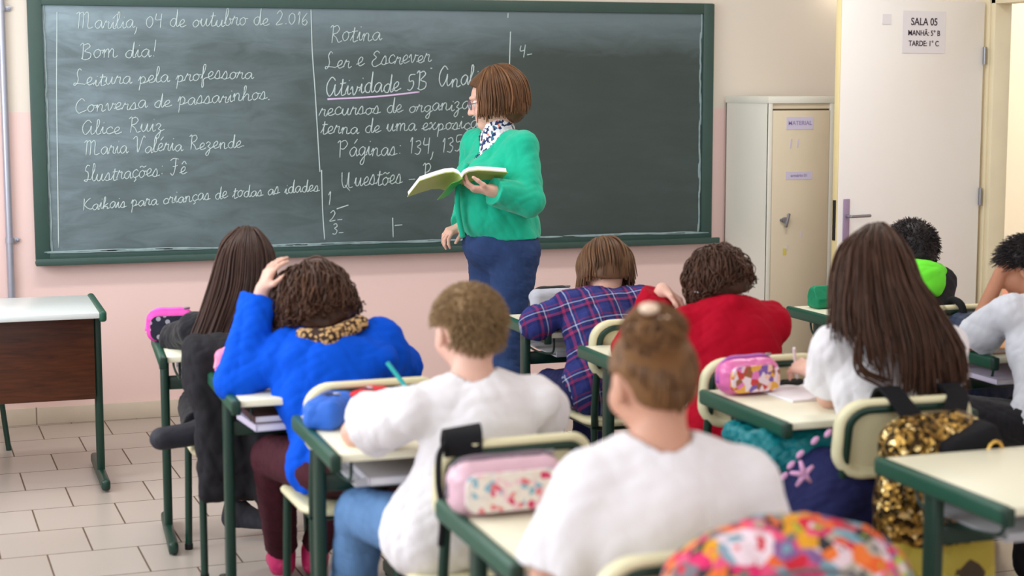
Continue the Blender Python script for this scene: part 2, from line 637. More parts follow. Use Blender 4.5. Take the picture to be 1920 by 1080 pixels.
# dust lying in the tray and along the lower edge of the slate
mb = MB()
for i in range(46):
    x = BX0 + 0.08 + i * (BX1 - BX0 - 0.16) / 45
    mb.ball((x, BACK - 0.055 + random.uniform(-0.006, 0.006), BZ0 - 0.003), (0.07, 0.020, random.uniform(0.001, 0.0025)), seg=10)
for i in range(90):
    x = BX0 + 0.09 + random.random() * (BX1 - BX0 - 0.18)
    mb.ball((x, BACK - 0.041, BZ0 + 0.034 + random.random() * 0.008), (random.uniform(0.05, 0.16), 0.003, random.uniform(0.002, 0.007)), seg=10)
for x in (BX0 + 0.066, BX1 - 0.066):
    for i in range(26):
        mb.ball((x + random.uniform(-0.004, 0.004) - (0.004 if x > 2 else -0.006), BACK - 0.024, BZ0 + 0.05 + i * 0.046), (0.005, 0.003, random.uniform(0.03, 0.06)), seg=8)
mb.build('chalk_dust', DUST, bd)['kind'] = 'stuff'

# ------------------------------------------------------------------ handwriting in chalk (single-stroke cursive)
def S(t):
    return [[tuple(float(c) for c in p.split(',')) for p in st.split()] for st in t.split('|')]


GL = {
    'a': (1.05, '.8,.8 .5,1 .15,.75 .05,.35 .3,0 .6,.2 .8,.8 .8,.3 .9,0 1.1,.2'),
    'b': (0.9, '-.1,.2 .25,1.2 .3,2 .1,2 .05,1 .1,.15 .4,0 .7,.4 .5,.85 .75,.75 1,.8'),
    'c': (0.85, '.75,.75 .5,1 .15,.75 .08,.35 .35,0 .9,.25'),
    'd': (1.1, '.75,.8 .45,1 .12,.7 .08,.3 .35,0 .65,.25 .82,2.1 .8,.3 .95,0 1.15,.2'),
    'e': (0.85, '-.1,.2 .45,.45 .6,.8 .4,1 .12,.7 .1,.3 .35,0 .9,.25'),
    'f': (0.8, '0,.2 .4,1.3 .45,2 .25,2 .2,1 .2,-.9 .4,-.7 .35,.1 .8,.3'),
    'g': (1.0, '.75,.8 .45,1 .1,.7 .1,.3 .4,.05 .7,.5 .75,.9 .72,-.6 .5,-1 .3,-.7 .7,-.1 1.05,.2'),
    'h': (1.05, '-.1,.2 .25,1.4 .25,2.1 .08,1.9 .08,0|.08,.4 .4,.95 .65,.8 .65,.2 .8,0 1.1,.2'),
    'i': (0.55, '-.05,.2 .22,.95 .2,.3 .35,0 .6,.2|.28,1.45 .3,1.5 .27,1.52'),
    'j': (0.6, '0,.2 .3,.95 .3,-.7 .1,-1 .05,-.6 .6,.2|.35,1.4 .37,1.46'),
    'k': (0.95, '-.1,.2 .2,1.4 .2,2.1 .06,1.9 .06,0|.65,1 .1,.5 .55,.4 .6,.05 .95,.2'),
    'l': (0.6, '-.1,.2 .3,1.3 .32,2 .15,2.1 .1,1.2 .12,.3 .3,0 .65,.2'),
    'm': (1.55, '-.05,.5 .15,1 .15,0|.15,.5 .4,1 .6,.85 .6,0|.6,.5 .85,1 1.08,.85 1.08,.2 1.25,0 1.55,.2'),
    'n': (1.1, '-.05,.5 .15,1 .15,0|.15,.5 .4,1 .65,.85 .65,.2 .8,0 1.1,.2'),
    'o': (0.95, '.5,1 .15,.8 .05,.4 .3,0 .65,.25 .7,.75 .45,1 .6,.85 1,.85'),
    'p': (1.05, '-.05,.4 .2,1 .15,-1|.15,.6 .4,1 .7,.75 .7,.3 .4,0 .2,.1|.55,.05 1.05,.25'),
    'q': (1.0, '.75,.8 .45,1 .1,.7 .1,.3 .4,.05 .75,.5 .75,.9 .75,-1 1.05,.2'),
    'r': (0.85, '-.1,.1 .2,1.1 .25,.85 .55,.9 .5,.25 .65,0 .9,.2'),
    's': (0.85, '-.1,.1 .35,1.1 .55,.5 .45,.05 .15,.05 .05,.2|.45,.05 .9,.2'),
    't': (0.75, '-.05,.2 .3,1.1 .32,1.8 .25,.3 .4,0 .8,.2|.05,1.3 .7,1.35'),
    'u': (1.1, '-.05,.3 .12,.95 .1,.3 .3,0 .55,.25 .72,.95 .7,.25 .85,0 1.1,.2'),
    'v': (1.0, '-.05,.6 .15,1 .25,.3 .4,0 .65,.5 .7,.95 .8,.8 1.05,.85'),
    'x': (1.0, '0,.8 .2,1 .4,.5 .6,0 .95,.2|.75,1 .05,0'),
    'z': (0.95, '0,.75 .3,1 .55,.75 .3,.3 .55,.1 .45,-.7 .2,-.95 .1,-.6 .6,0 1,.2'),
    'M': (2.1, '-.1,1.75 .15,2 .25,1.8 .25,0|.25,1.7 .55,2 .75,1.6 .75,0|.75,1.6 1.1,2 1.3,1.6 1.3,.3 1.5,0 1.95,.2'),
    'B': (1.45, '0,1.9 .3,2.1 .35,0|.3,1.9 .75,2.1 1,1.7 .5,1.1 1.1,.8 1.1,.2 .6,-.05 .2,.2'),
    'L': (1.4, '.75,1.9 .5,2.1 .3,1.6 .45,.9 .4,.3 .1,0 .05,.3 .5,.25 1.3,.1'),
    'C': (1.35, '1,1.7 .6,2.1 .15,1.5 .1,.6 .45,0 .9,.2 1.3,.4'),
    'A': (1.5, '1,1.6 .6,2 .15,1.4 .1,.6 .45,0 .85,.5 1,1.2 1,.4 1.15,0 1.5,.25'),
    'R': (1.4, '0,1.9 .3,2.05 .3,0|.3,1.9 .7,2.1 1,1.7 .75,1.2 .35,1.05 .75,.6 1,.05 1.4,.2'),
    'V': (1.4, '-.2,1.7 .1,2.05 .3,1.8 .4,.6 .5,0 .8,.9 1.1,2 1.35,1.8'),
    'I': (0.95, '.65,1.9 .3,2 .1,1.4 .45,1.1 .5,.4 .3,0 .05,.2 .9,.2'),
    'F': (1.3, '-.1,1.8 .3,2.05 .95,1.9|.6,1.95 .55,.5 .3,-.1 0,.2|.25,1 .9,1.1'),
    'K': (1.4, '.1,2 .15,0|1,2 .2,1 .9,.2 1.4,.2'),
    'P': (1.4, '-.1,1.8 .2,2 .3,0|.3,1.9 .75,2.1 1.05,1.6 .7,1.05 .35,1.1'),
    'Q': (1.8, '0,2 .1,.8 .4,.05 .8,.5 .9,2 1,.3 1.2,0 1.5,.1|.5,.4 1.2,-.4'),
    'E': (1.3, '.95,1.8 .6,2.1 .25,1.7 .6,1.2 .2,.8 .2,.2 .6,-.05 1.2,.3'),
    '0': (1.05, '.5,1.5 .15,1.2 .1,.5 .45,0 .8,.5 .75,1.2 .45,1.5'),
    '1': (0.6, '.1,1.3 .3,1.75 .3,0'),
    '2': (1.1, '.1,1.4 .45,1.8 .75,1.3 .5,.6 .1,0 .9,.1'),
    '3': (1.0, '.1,1.6 .5,1.75 .7,1.3 .35,.95 .75,.6 .55,0 .1,.1'),
    '4': (1.05, '.15,1.8 .1,1 .75,1|.75,1.8 .7,-.1'),
    '5': (1.0, '.8,1.75 .2,1.7 .2,1 .6,1.05 .7,.5 .4,0 .05,.1'),
    '6': (0.95, '.6,1.8 .15,1 .1,.3 .45,0 .7,.4 .45,.8 .15,.5'),
    ',': (0.5, '.25,.2 .15,-.5 0,-.8'),
    '.': (0.45, '.15,.02 .2,.1 .24,.03'),
    ':': (0.7, '.3,.15 .36,.22 .3,.2|.3,1.1 .36,1.16 .3,1.15'),
    '!': (0.6, '.35,2 .3,.6|.28,.08 .3,.02'),
    '-': (1.1, '.1,.5 .9,.52'),
    '_': (0.9, '.1,.1 .8,.12'),
    "'": (0.4, '.1,1.9 .3,1.9'),
}
ACC = {'á': ('a', '.5,1.4 .8,1.9'), 'í': ('i', '.1,1.4 .6,2.1'), 'é': ('e', '.3,1.35 .65,1.8'), 'ê': ('e', '.1,1.35 .4,1.75 .7,1.35'),
       'ç': ('c', '.4,0 .5,-.3 .25,-.5'), 'ã': ('a', '.1,1.4 .35,1.6 .6,1.4 .9,1.6'), 'õ': ('o', '.05,1.4 .3,1.6 .55,1.4 .85,1.6')}


def chalk_text(text, a, b, xh, slant=0.1, w=0.0036, m=None, name='chalk_writing', seed=0):
    """write text between two baseline points of the slate (x, z)"""
    rnd = random.Random(seed)
    strokes, cur, wd = [], 0.0, 0
    for ch in text:
        if ch == ' ':
            cur += 0.75
            wd += 1
            continue
        extra = None
        if ch in ACC:
            ch, extra = ACC[ch]
        adv, t = GL[ch]
        j = rnd.uniform(-0.11, 0.11)
        for st in S(t) + (S(extra) if extra else []):
            strokes.append((wd, [(cur + x + slant * y, y * (1 + j) + j) for x, y in st]))
        cur += adv
    a, b = np.array(a, float), np.array(b, float)
    d = (b - a) / cur
    words = [MB() for _ in range(wd + 1)]
    for wi, st in strokes:
        mb = words[wi]
        pts = smooth_path([(p[0], p[1], 0) for p in st], 5)
        path = []
        for p in pts:
            q = a + d * p[0]
            path.append((q[0] + rnd.uniform(-.0006, .0006), BACK - 0.0225, q[1] + p[1] * xh + rnd.uniform(-.0006, .0006)))
        mb.tube(path, [w * rnd.uniform(0.75, 1.15) for _ in path], 6)
    for mb in words:
        if mb.v:
            mb.build('chalk_word', m or CHALK, bd, smooth='all')


def chalk_line(pts, w=0.0028, m=None):
    path = [(q[0], BACK - 0.0225, q[1]) for q in smooth_path([(p[0], p[1], 0) for p in pts], 6)]
    MB().tube(path, w, 6).build('chalk_stroke', m or CHALK, bd, smooth='all')


for i, (t, a, b, xh) in enumerate([
    ('Marília, 04 de outubro de 2.016', (0.592, 1.897), (1.712, 1.931), .036),
    ('Bom dia!', (0.60, 1.757), (0.965, 1.770), .038),
    ('Leitura pela professora', (0.571, 1.627), (1.431, 1.668), .034),
    ('Conversa de passarinhos.', (0.572, 1.501), (1.516, 1.564), .034),
    ('Alice Ruiz', (0.60, 1.400), (0.99, 1.409), .036),
    ('Maria Valéria Rezende.', (0.61, 1.297), (1.385, 1.330), .034),
    ('Ilustrações: Fê', (0.605, 1.170), (1.095, 1.203), .036),
    ('Kaikais para crianças de todas as idades', (0.595, 1.035), (1.752, 1.106), .030),
    ('Rotina', (1.813, 1.842), (2.081, 1.860), .043),
    ('Ler e Escrever', (1.79, 1.712), (2.339, 1.752), .040),
    ("Atividade 5B' Analisar", (1.79, 1.575), (2.72, 1.645), .046),
    ('recursos de organização', (1.76, 1.478), (2.67, 1.512), .036),
    ('terna de uma exposição', (1.765, 1.388), (2.63, 1.412), .036),
    ('Páginas: 134, 135 e 136', (1.846, 1.272), (2.72, 1.300), .043),
    ('Questões - Responda', (1.862, 1.120), (2.62, 1.150), .043),
    ('1', (1.79, 1.030), (1.815, 1.030), .034),
    ('2_', (1.80, 0.952), (1.87, 0.955), .030),
    ('3_', (1.813, 0.884), (1.876, 0.886), .030),
    ('4_', (2.81, 1.775), (2.885, 1.787), .036),
]):
    chalk_text(t, a, b, xh, seed=i, w=0.0023 if i not in (10,) else 0.0029)
chalk_line([(0.506, 1.978), (0.492, 1.6), (0.484, 1.2), (0.477, 0.857)])
chalk_line([(1.724, 2.005), (1.727, 1.8), (1.738, 1.605), (1.752, 1.3), (1.757, 1.2)])
chalk_line([(1.765, 1.21), (1.768, 1.0), (1.776, 0.857)])
chalk_line([(2.765, 1.905), (2.761, 1.8), (2.758, 1.69)])
chalk_line([(2.752, 2.0), (2.751, 1.975)], 0.0025)
chalk_line([(1.80, 1.562), (2.05, 1.574), (2.276, 1.597)], 0.005, CHALKP)
chalk_line([(1.84, 1.012), (1.90, 1.03)], 0.003)
chalk_line([(2.13, 0.96), (2.132, 0.86)], 0.0025)
chalk_line([(2.14, 0.92), (2.18, 0.922)], 0.0025)

# ------------------------------------------------------------------ steel locker
LOCK = mat('cream_enamel', (226, 224, 212), 0.45, 0.45, var=0.05, vscale=3)
LOCKF = mat('cream_enamel_shaded', (218, 204, 178), 0.45, 0.45, var=0.07, vscale=3)  # same enamel, with the shade of the front face put into its colour
GAP = mat('dark_gap', (110, 96, 72), 0.8)
LABEL = mat('lilac_label', (206, 198, 218), 0.6, 0.3, var=0.03)
lk = empty('steel_locker', (4.18, 8.05, 0), 0, 'tall cream metal locker against the wall between the chalkboard and the open door', 'locker')
w, d, h = 0.38, 0.50, 1.572
mb = MB()
mb.box((-w / 2 + 0.006, 0, h / 2 + 0.02), (0.012, d, h - 0.04), 0.002)
mb.box((w / 2 - 0.006, 0, h / 2 + 0.02), (0.012, d, h - 0.04), 0.002)
mb.box((0, d / 2 - 0.006, h / 2 + 0.02), (w, 0.012, h - 0.04), 0.002)
mb.box((0, 0, 0.06), (w - 0.02, d - 0.01, 0.02))
for sx_ in (-1, 1):
    mb.box((sx_ * (w / 2 - 0.012), -d / 2 + 0.006, h / 2 + 0.02), (0.024, 0.014, h - 0.05), 0.002)
mb.build('body', LOCK, lk)
mb = MB().box((0, 0, h - 0.018), (w + 0.008, d + 0.008, 0.036), 0.004)
mb.build('top_panel', LOCK, lk)
MB().box((0, -d / 2 + 0.014, h - 0.05), (w - 0.05, 0.008, 0.026)).build('top_rail', LOCKF, lk)
MB().box((0, -d / 2 + 0.02, h - 0.066), (w - 0.048, 0.006, 0.012)).build('shadow_gap', GAP, lk)
ld = MB().box((0, -d / 2 + 0.006, 0.81), (w - 0.052, 0.016, 1.38), 0.003).build('door', LOCKF, lk)
mb = MB()
mb.cyl((-0.09, -d / 2 - 0.002, 0.935), (-0.09, -d / 2 - 0.02, 0.935), 0.016, 16)
mb.cyl((-0.108, -d / 2 - 0.002, 0.935), (-0.108, -d / 2 - 0.012, 0.935), 0.009, 12)
mb.box((-0.082, -d / 2 - 0.024, 0.935), (0.014, 0.012, 0.075), 0.004, rot=(0, 0.25, 0))
mb.build('latch', STEEL, ld)
for zz, ww, hh in ((1.435, 0.155, 0.065), (1.165, 0.155, 0.042)):
    lb = MB().box((-0.01, -d / 2 - 0.003, zz), (ww, 0.002, hh)).build('name_label', LABEL, ld, smooth=False)
    tx = flat_text('lettering', 'MATERIAL' if hh > 0.05 else 'armário 01', 0.03 if hh > 0.05 else 0.022, PURPLE_INK, lb, (-0.01, -d / 2 - 0.0045, zz), (math.pi / 2, 0, 0))
mb = MB()
for xx, zz, ll in ((-0.06, 1.33, 0.05), (-0.02, 1.33, 0.045), (-0.07, 0.79, 0.03), (0.01, 0.86, 0.03)):
    mb.box((xx, -d / 2 - 0.0028, zz), (0.008, 0.0015, ll), 0, rot=(0, 0.12, 0))
mb.build('tape_residue', LABEL, ld, smooth=False)
MB().box((-0.085, -d / 2 - 0.0028, 0.77), (0.02, 0.0015, 0.035)).build('yellow_sticker', mat('yellow_sticker', (212, 196, 96), 0.6), ld, smooth=False)

# ------------------------------------------------------------------ school desks and chairs
GREEN = mat('green_paint', (9, 50, 38), 0.4, 0.5, var=0.08, vscale=10)
GREEND = mat('green_plastic', (17, 76, 58), 0.4, 0.5, var=0.06, vscale=12)
LAMIN = mat('cream_laminate', (234, 230, 206), 0.38, 0.4, var=0.02, vscale=5)
LAMEDGE = mat('cream_edge_band', (222, 214, 178), 0.45)
TRAYM = mat('grey_plastic', (176, 176, 182), 0.5)
SHELL = mat('cream_plastic', (222, 216, 178), 0.4, 0.45, var=0.03, vscale=6)
BLACKP = mat('black_plastic', (24, 26, 28), 0.5)
WHITEL = mat('white_laminate', (212, 219, 219), 0.3, 0.45, var=0.02)
WOOD = mat('brown_wood_panel', (86, 44, 24), 0.4, 0.4)
N, L, b = nodes_of(WOOD)
tc = N.new('ShaderNodeTexCoord')
mp = N.new('ShaderNodeMapping')
mp.inputs['Scale'].default_value = (1.5, 1, 16)
L.new(tc.outputs['Object'], mp.inputs[0])
no = N.new('ShaderNodeTexNoise')
no.inputs['Scale'].default_value = 3.0
no.inputs['Detail'].default_value = 6
no.inputs['Distortion'].default_value = 1.4
L.new(mp.outputs[0], no.inputs['Vector'])
r = ramp(N, [(0.3, (58, 27, 12)), (0.7, (88, 44, 20))])
L.new(no.outputs['Fac'], r.inputs[0])
L.new(r.outputs[0], b.inputs['Base Color'])

DW, DD, DZ = 0.62, 0.53, 0.71


def desk_protos():
    root = empty('student_desk', (0, 0, 0))
    MB().box((0, 0, DZ - 0.011), (DW - 0.05, DD, 0.022), 0.005).build('desktop', [LAMIN], root)
    for s in (-1, 1):
        mb = MB()
        x = s * (DW / 2 - 0.014)
        mb.box((x, 0, DZ - 0.019), (0.028, DD + 0.012, 0.046), 0.0115, seg=4)
        rl = mb.build('side_rail', GREEND, root)
        MB().box((x, -DD / 2 - 0.003, DZ - 0.021), (0.0284, 0.022, 0.044), 0.006, seg=3).build('end_cap', GREEN, rl)
        px = s * (DW / 2 - 0.035)
        MB().box((px, 0.05, (DZ - 0.04) / 2 + 0.02), (0.03, 0.055, DZ - 0.075), 0.010, seg=3).build('post', GREEN, root)
        ft = MB().box((px, 0.0, 0.026), (0.034, 0.47, 0.044), 0.012, seg=3).build('foot', GREEN, root)
        mb = MB()
        for yy in (-0.2, 0.2):
            mb.cyl((px, yy, 0.0), (px, yy, 0.008), 0.014, 12)
        mb.build('glide', BLACKP, ft)
    MB().box((0, 0.05, 0.565), (DW - 0.08, 0.024, 0.05), 0.008).build('crossbar', GREEN, root)
    for s in (-1, 1):
        mb = MB()
        x = s * (DW / 2 - 0.075)
        mb.tube(smooth_path([(x, -0.17, 0.675), (x, -0.16, 0.62), (x * 0.98, -0.05, 0.598), (x * 0.98, 0.06, 0.592), (x, 0.17, 0.61), (x, 0.19, 0.675)], 5), 0.0045, 8)
        mb.build('tray_bracket', GREEN, root)
    mb = MB()
    mb.box((0, 0.0, 0.602), (DW - 0.17, 0.34, 0.006), 0.002)
    mb.box((0, 0.17, 0.63), (DW - 0.17, 0.006, 0.06), 0.002)
    mb.box((0, -0.17, 0.611), (DW - 0.17, 0.006, 0.022), 0.002)
    mb.build('book_tray', TRAYM, root)
    return root


def rr_outline(w, h, r, n=7, taper=0.0):
    """rounded rectangle in x-z, counter-clockwise from bottom right"""
    pts = []
    for cx, cz, a0 in ((w / 2 - r, -h / 2 + r, -90), (w / 2 - r, h / 2 - r, 0), (-w / 2 + r, h / 2 - r, 90), (-w / 2 + r, -h / 2 + r, 180)):
        for k in range(n + 1):
            a = math.radians(a0 + 90 * k / n)
            x, z = cx + r * math.cos(a), cz + r * math.sin(a)
            pts.append((x * (1 - taper * (z / h + 0.5)), z))
    return pts


def chair_proto():
    root = empty('school_chair', (0, 0, 0))
    # backrest shell: a dished panel with a raised rounded rim, seen from behind
    zc, w, h = 0.69, 0.405, 0.225
    curve = lambda x: -0.045 * (1 - (x / (w / 2)) ** 2)
    lean = lambda z: -0.16 * (z - zc)
    out = rr_outline(w, h, 0.075)

    def ring(s, y):
        o = []
        for x, z in out:
            X, Z = x * s, z * max(s * 0.55, 1 - (1 - s) * w / h * 0.9)
            o.append((X, -0.165 + curve(X) + lean(zc + Z) + y, zc + Z))
        return o
    rings = [ring(0.2, 0.0), ring(0.5, 0.0), ring(0.8, -0.001), ring(0.86, -0.004), ring(0.885, -0.016), ring(0.92, -0.024), ring(0.965, -0.024), ring(0.995, -0.016), ring(1.0, -0.004), ring(0.99, 0.006), ring(0.9, 0.008), ring(0.5, 0.008), ring(0.2, 0.008)]
    v, f = [], []
    n = len(out)
    for rg in rings:
        v.extend(rg)
    for i in range(len(rings) - 1):
        for k in range(n):
            l = (k + 1) % n
            f.append((i * n + k, i * n + l, (i + 1) * n + l, (i + 1) * n + k))
    f.append(tuple(range(n - 1, -1, -1)))
    f.append(tuple((len(rings) - 1) * n + k for k in range(n)))
    mb = MB().add(v, f)
    mb.build('backrest', SHELL, root, smooth='all')
    # green tube running round inside the rim and down to the seat frame
    so = rr_outline(w * 0.845, h * 0.76, 0.058)
    idx = so[4:] + so[:0]
    path = []
    for x, z in so[7:24]:
        path.append((x, -0.176 + curve(x) + lean(zc + z), zc + z))
    lo = path[0]
    path = [(0.172, -0.155, 0.405), (0.172, -0.152, 0.47), (0.170, -0.166, 0.58)] + path + [(-0.170, -0.166, 0.58), (-0.172, -0.152, 0.47), (-0.172, -0.155, 0.405)]
    MB().tube(path, 0.0135, 10).build('back_frame', GREEN, root, smooth='all')
    # seat with rolled edges
    so = rr_outline(0.40, 0.40, 0.08)

    def sring(s, dz):
        o = []
        for x, y in so:
            X, Y = x * s, y * s
            Z = 0.430 + dz - 0.012 * math.cos(min(1, abs(X) / 0.2) * math.pi / 2) * 0.6 - (0.018 * max(0, (Y - 0.1) / 0.1) ** 2)
            o.append((X, Y + 0.03, Z))
        return o
    rings = [sring(0.2, 0), sring(0.6, 0), sring(0.9, 0), sring(0.97, -0.003), sring(1.0, -0.012), sring(0.99, -0.022), sring(0.95, -0.024), sring(0.9, -0.012), sring(0.5, -0.010), sring(0.2, -0.010)]
    v, f = [], []
    n = len(so)
    for rg in rings:
        v.extend(rg)
    for i in range(len(rings) - 1):
        for k in range(n):
            l = (k + 1) % n
            f.append((i * n + l, i * n + k, (i + 1) * n + k, (i + 1) * n + l))
    f.append(tuple(range(n)))
    f.append(tuple((len(rings) - 1) * n + k for k in range(n - 1, -1, -1)))
    MB().add(v, f).build('seat', SHELL, root, smooth='all')
    mb = MB()
    for s in (-1, 1):
        mb.tube([(s * 0.172, -0.155, 0.402), (s * 0.172, 0.19, 0.395)], 0.0115, 10)
    mb.tube([(-0.172, 0.12, 0.39), (0.172, 0.12, 0.39)], 0.010, 10)
    mb.tube([(-0.172, -0.12, 0.39), (0.172, -0.12, 0.39)], 0.010, 10)
    mb.build('seat_frame', GREEN, root)
    for s in (-1, 1):
        for y0, y1 in ((-0.15, -0.185), (0.185, 0.205)):
            lg = MB().tube([(s * 0.172, y0, 0.395), (s * 0.176, y1, 0.012)], 0.0125, 12).build('leg', GREEN, root)
            MB().cyl((s * 0.176, y1, 0.0), (s * 0.176, y1, 0.02), 0.0145, 12).build('foot_cap', BLACKP, lg)
    return root


DESKS = [  # x of left edge, near y, turn, label
    (0.665, 5.74, -0.06, 'green framed desk in the front row of the left column under the girl in black'),
    (0.757, 4.87, -0.01, 'green framed desk under the elbow of the child in the blue hoodie'),
    (0.876, 4.06, -0.01, 'green framed desk holding the blue pencil case and the red pencil case'),
    (0.995, 3.00, 0.0, 'green framed desk holding the pale pink patterned pencil case'),
    (2.080, 5.86, 0.0, 'green framed desk under the child in the plaid shirt, holding a grey pencil case'),
    (2.085, 4.99, 0.0, 'green framed desk of the child in red, mostly hidden behind the girl with a bun'),
    (2.130, 4.06, 0.01, 'green framed desk holding the shiny pink pencil case and an open notebook'),
    (3.295, 5.72, 0.02, 'green framed desk holding the small emerald green pencil case near the locker'),
    (3.325, 4.83, 0.0, 'green framed desk under the elbow of the boy at the right edge'),
    (2.150, 3.07, 0.01, 'empty green framed desk with a bare cream top at the lower right'),
]
dp = desk_protos()
DESK_O = []
for i, (x, y, rz, lab) in enumerate(DESKS):
    o = dp if i == 0 else copy_tree(dp)
    o.location = (x + DW / 2, y + DD / 2, 0)
    o.rotation_euler = (0, 0, rz)
    tag(o, lab, 'desk', 'student desks')
    DESK_O.append(o)
CHAIRS = [  # x centre, y of seat centre, turn, label
    (0.925, 5.66, 0.0, 'school chair of the long-haired girl in black, with a black jacket over its back'),
    (1.115, 4.80, 0.03, 'cream and green school chair of the child in the blue hoodie'),
    (1.245, 3.93, 0.06, 'cream and green school chair behind the blond boy, black strap over one corner'),
    (1.255, 2.90, 0.03, 'cream and green school chair of the girl with a bun, at the bottom edge'),
    (2.345, 5.725, 0.0, 'school chair of the child in the plaid shirt'),
    (2.365, 4.83, 0.0, 'cream and green school chair behind the child in the red jacket'),
    (2.425, 4.08, -0.05, 'cream and green school chair of the long-haired girl, with a gold backpack hung on it'),
    (3.63, 5.68, 0.0, 'school chair of the boy with the neon green hood'),
    (3.455, 4.60, 0.05, 'school chair of the boy in the pale shirt at the right edge'),
]
cp = chair_proto()
CHAIR_O = []
for i, (x, y, rz, lab) in enumerate(CHAIRS):
    o = cp if i == 0 else copy_tree(cp)
    o.location = (x, y, 0)
    o.rotation_euler = (0, 0, rz)
    tag(o, lab, 'chair', 'school chairs')
    CHAIR_O.append(o)

# teacher's desk: white top, green ends, brown modesty panel
td = empty('teacher_desk', (-0.06, 7.10, 0), 0, 'teacher desk with a white top and brown wooden front panel at the left edge', 'desk')
TX1, TD2, TZ = 0.63, 0.30, 0.735
MB().box((0, 0, TZ - 0.012), (1.2, 0.60, 0.024), 0.004).build('desktop', WHITEL, td)
for s in (-1, 1):
    MB().box((s * 0.612, 0, TZ - 0.016), (0.03, 0.612, 0.046), 0.012, seg=4).build('side_rail', GREEND, td)
    MB().box((s * 0.605, -0.06, 0.37), (0.032, 0.05, 0.68), 0.010, seg=3).build('post', GREEN, td)
    MB().box((s * 0.605, -0.02, 0.030), (0.036, 0.56, 0.046), 0.013, seg=3).build('foot', GREEN, td)
MB().box((0, -0.10, 0.53), (1.18, 0.018, 0.355), 0.003).build('modesty_panel', WOOD, td)

stl = empty('stool', (0.035, 7.93, 0), 0, 'dark green metal stool mostly hidden behind the teacher desk', 'stool')
MB().cyl((0, 0, 0.43), (0, 0, 0.46), 0.17, 28).build('seat', WOOD, stl)
for a, c in ((-1, -1), (-1, 1), (1, -1), (1, 1)):
    MB().tube([(a * 0.12, c * 0.12, 0.43), (a * 0.165, c * 0.165, 0.0)], 0.012, 10).build('leg', GREEN, stl)
MB().tube([(0.14 * math.cos(t), 0.14 * math.sin(t), 0.24) for t in np.linspace(0, 6.0, 14)], 0.007, 8, closed=True).build('foot_ring', GREEN, stl)

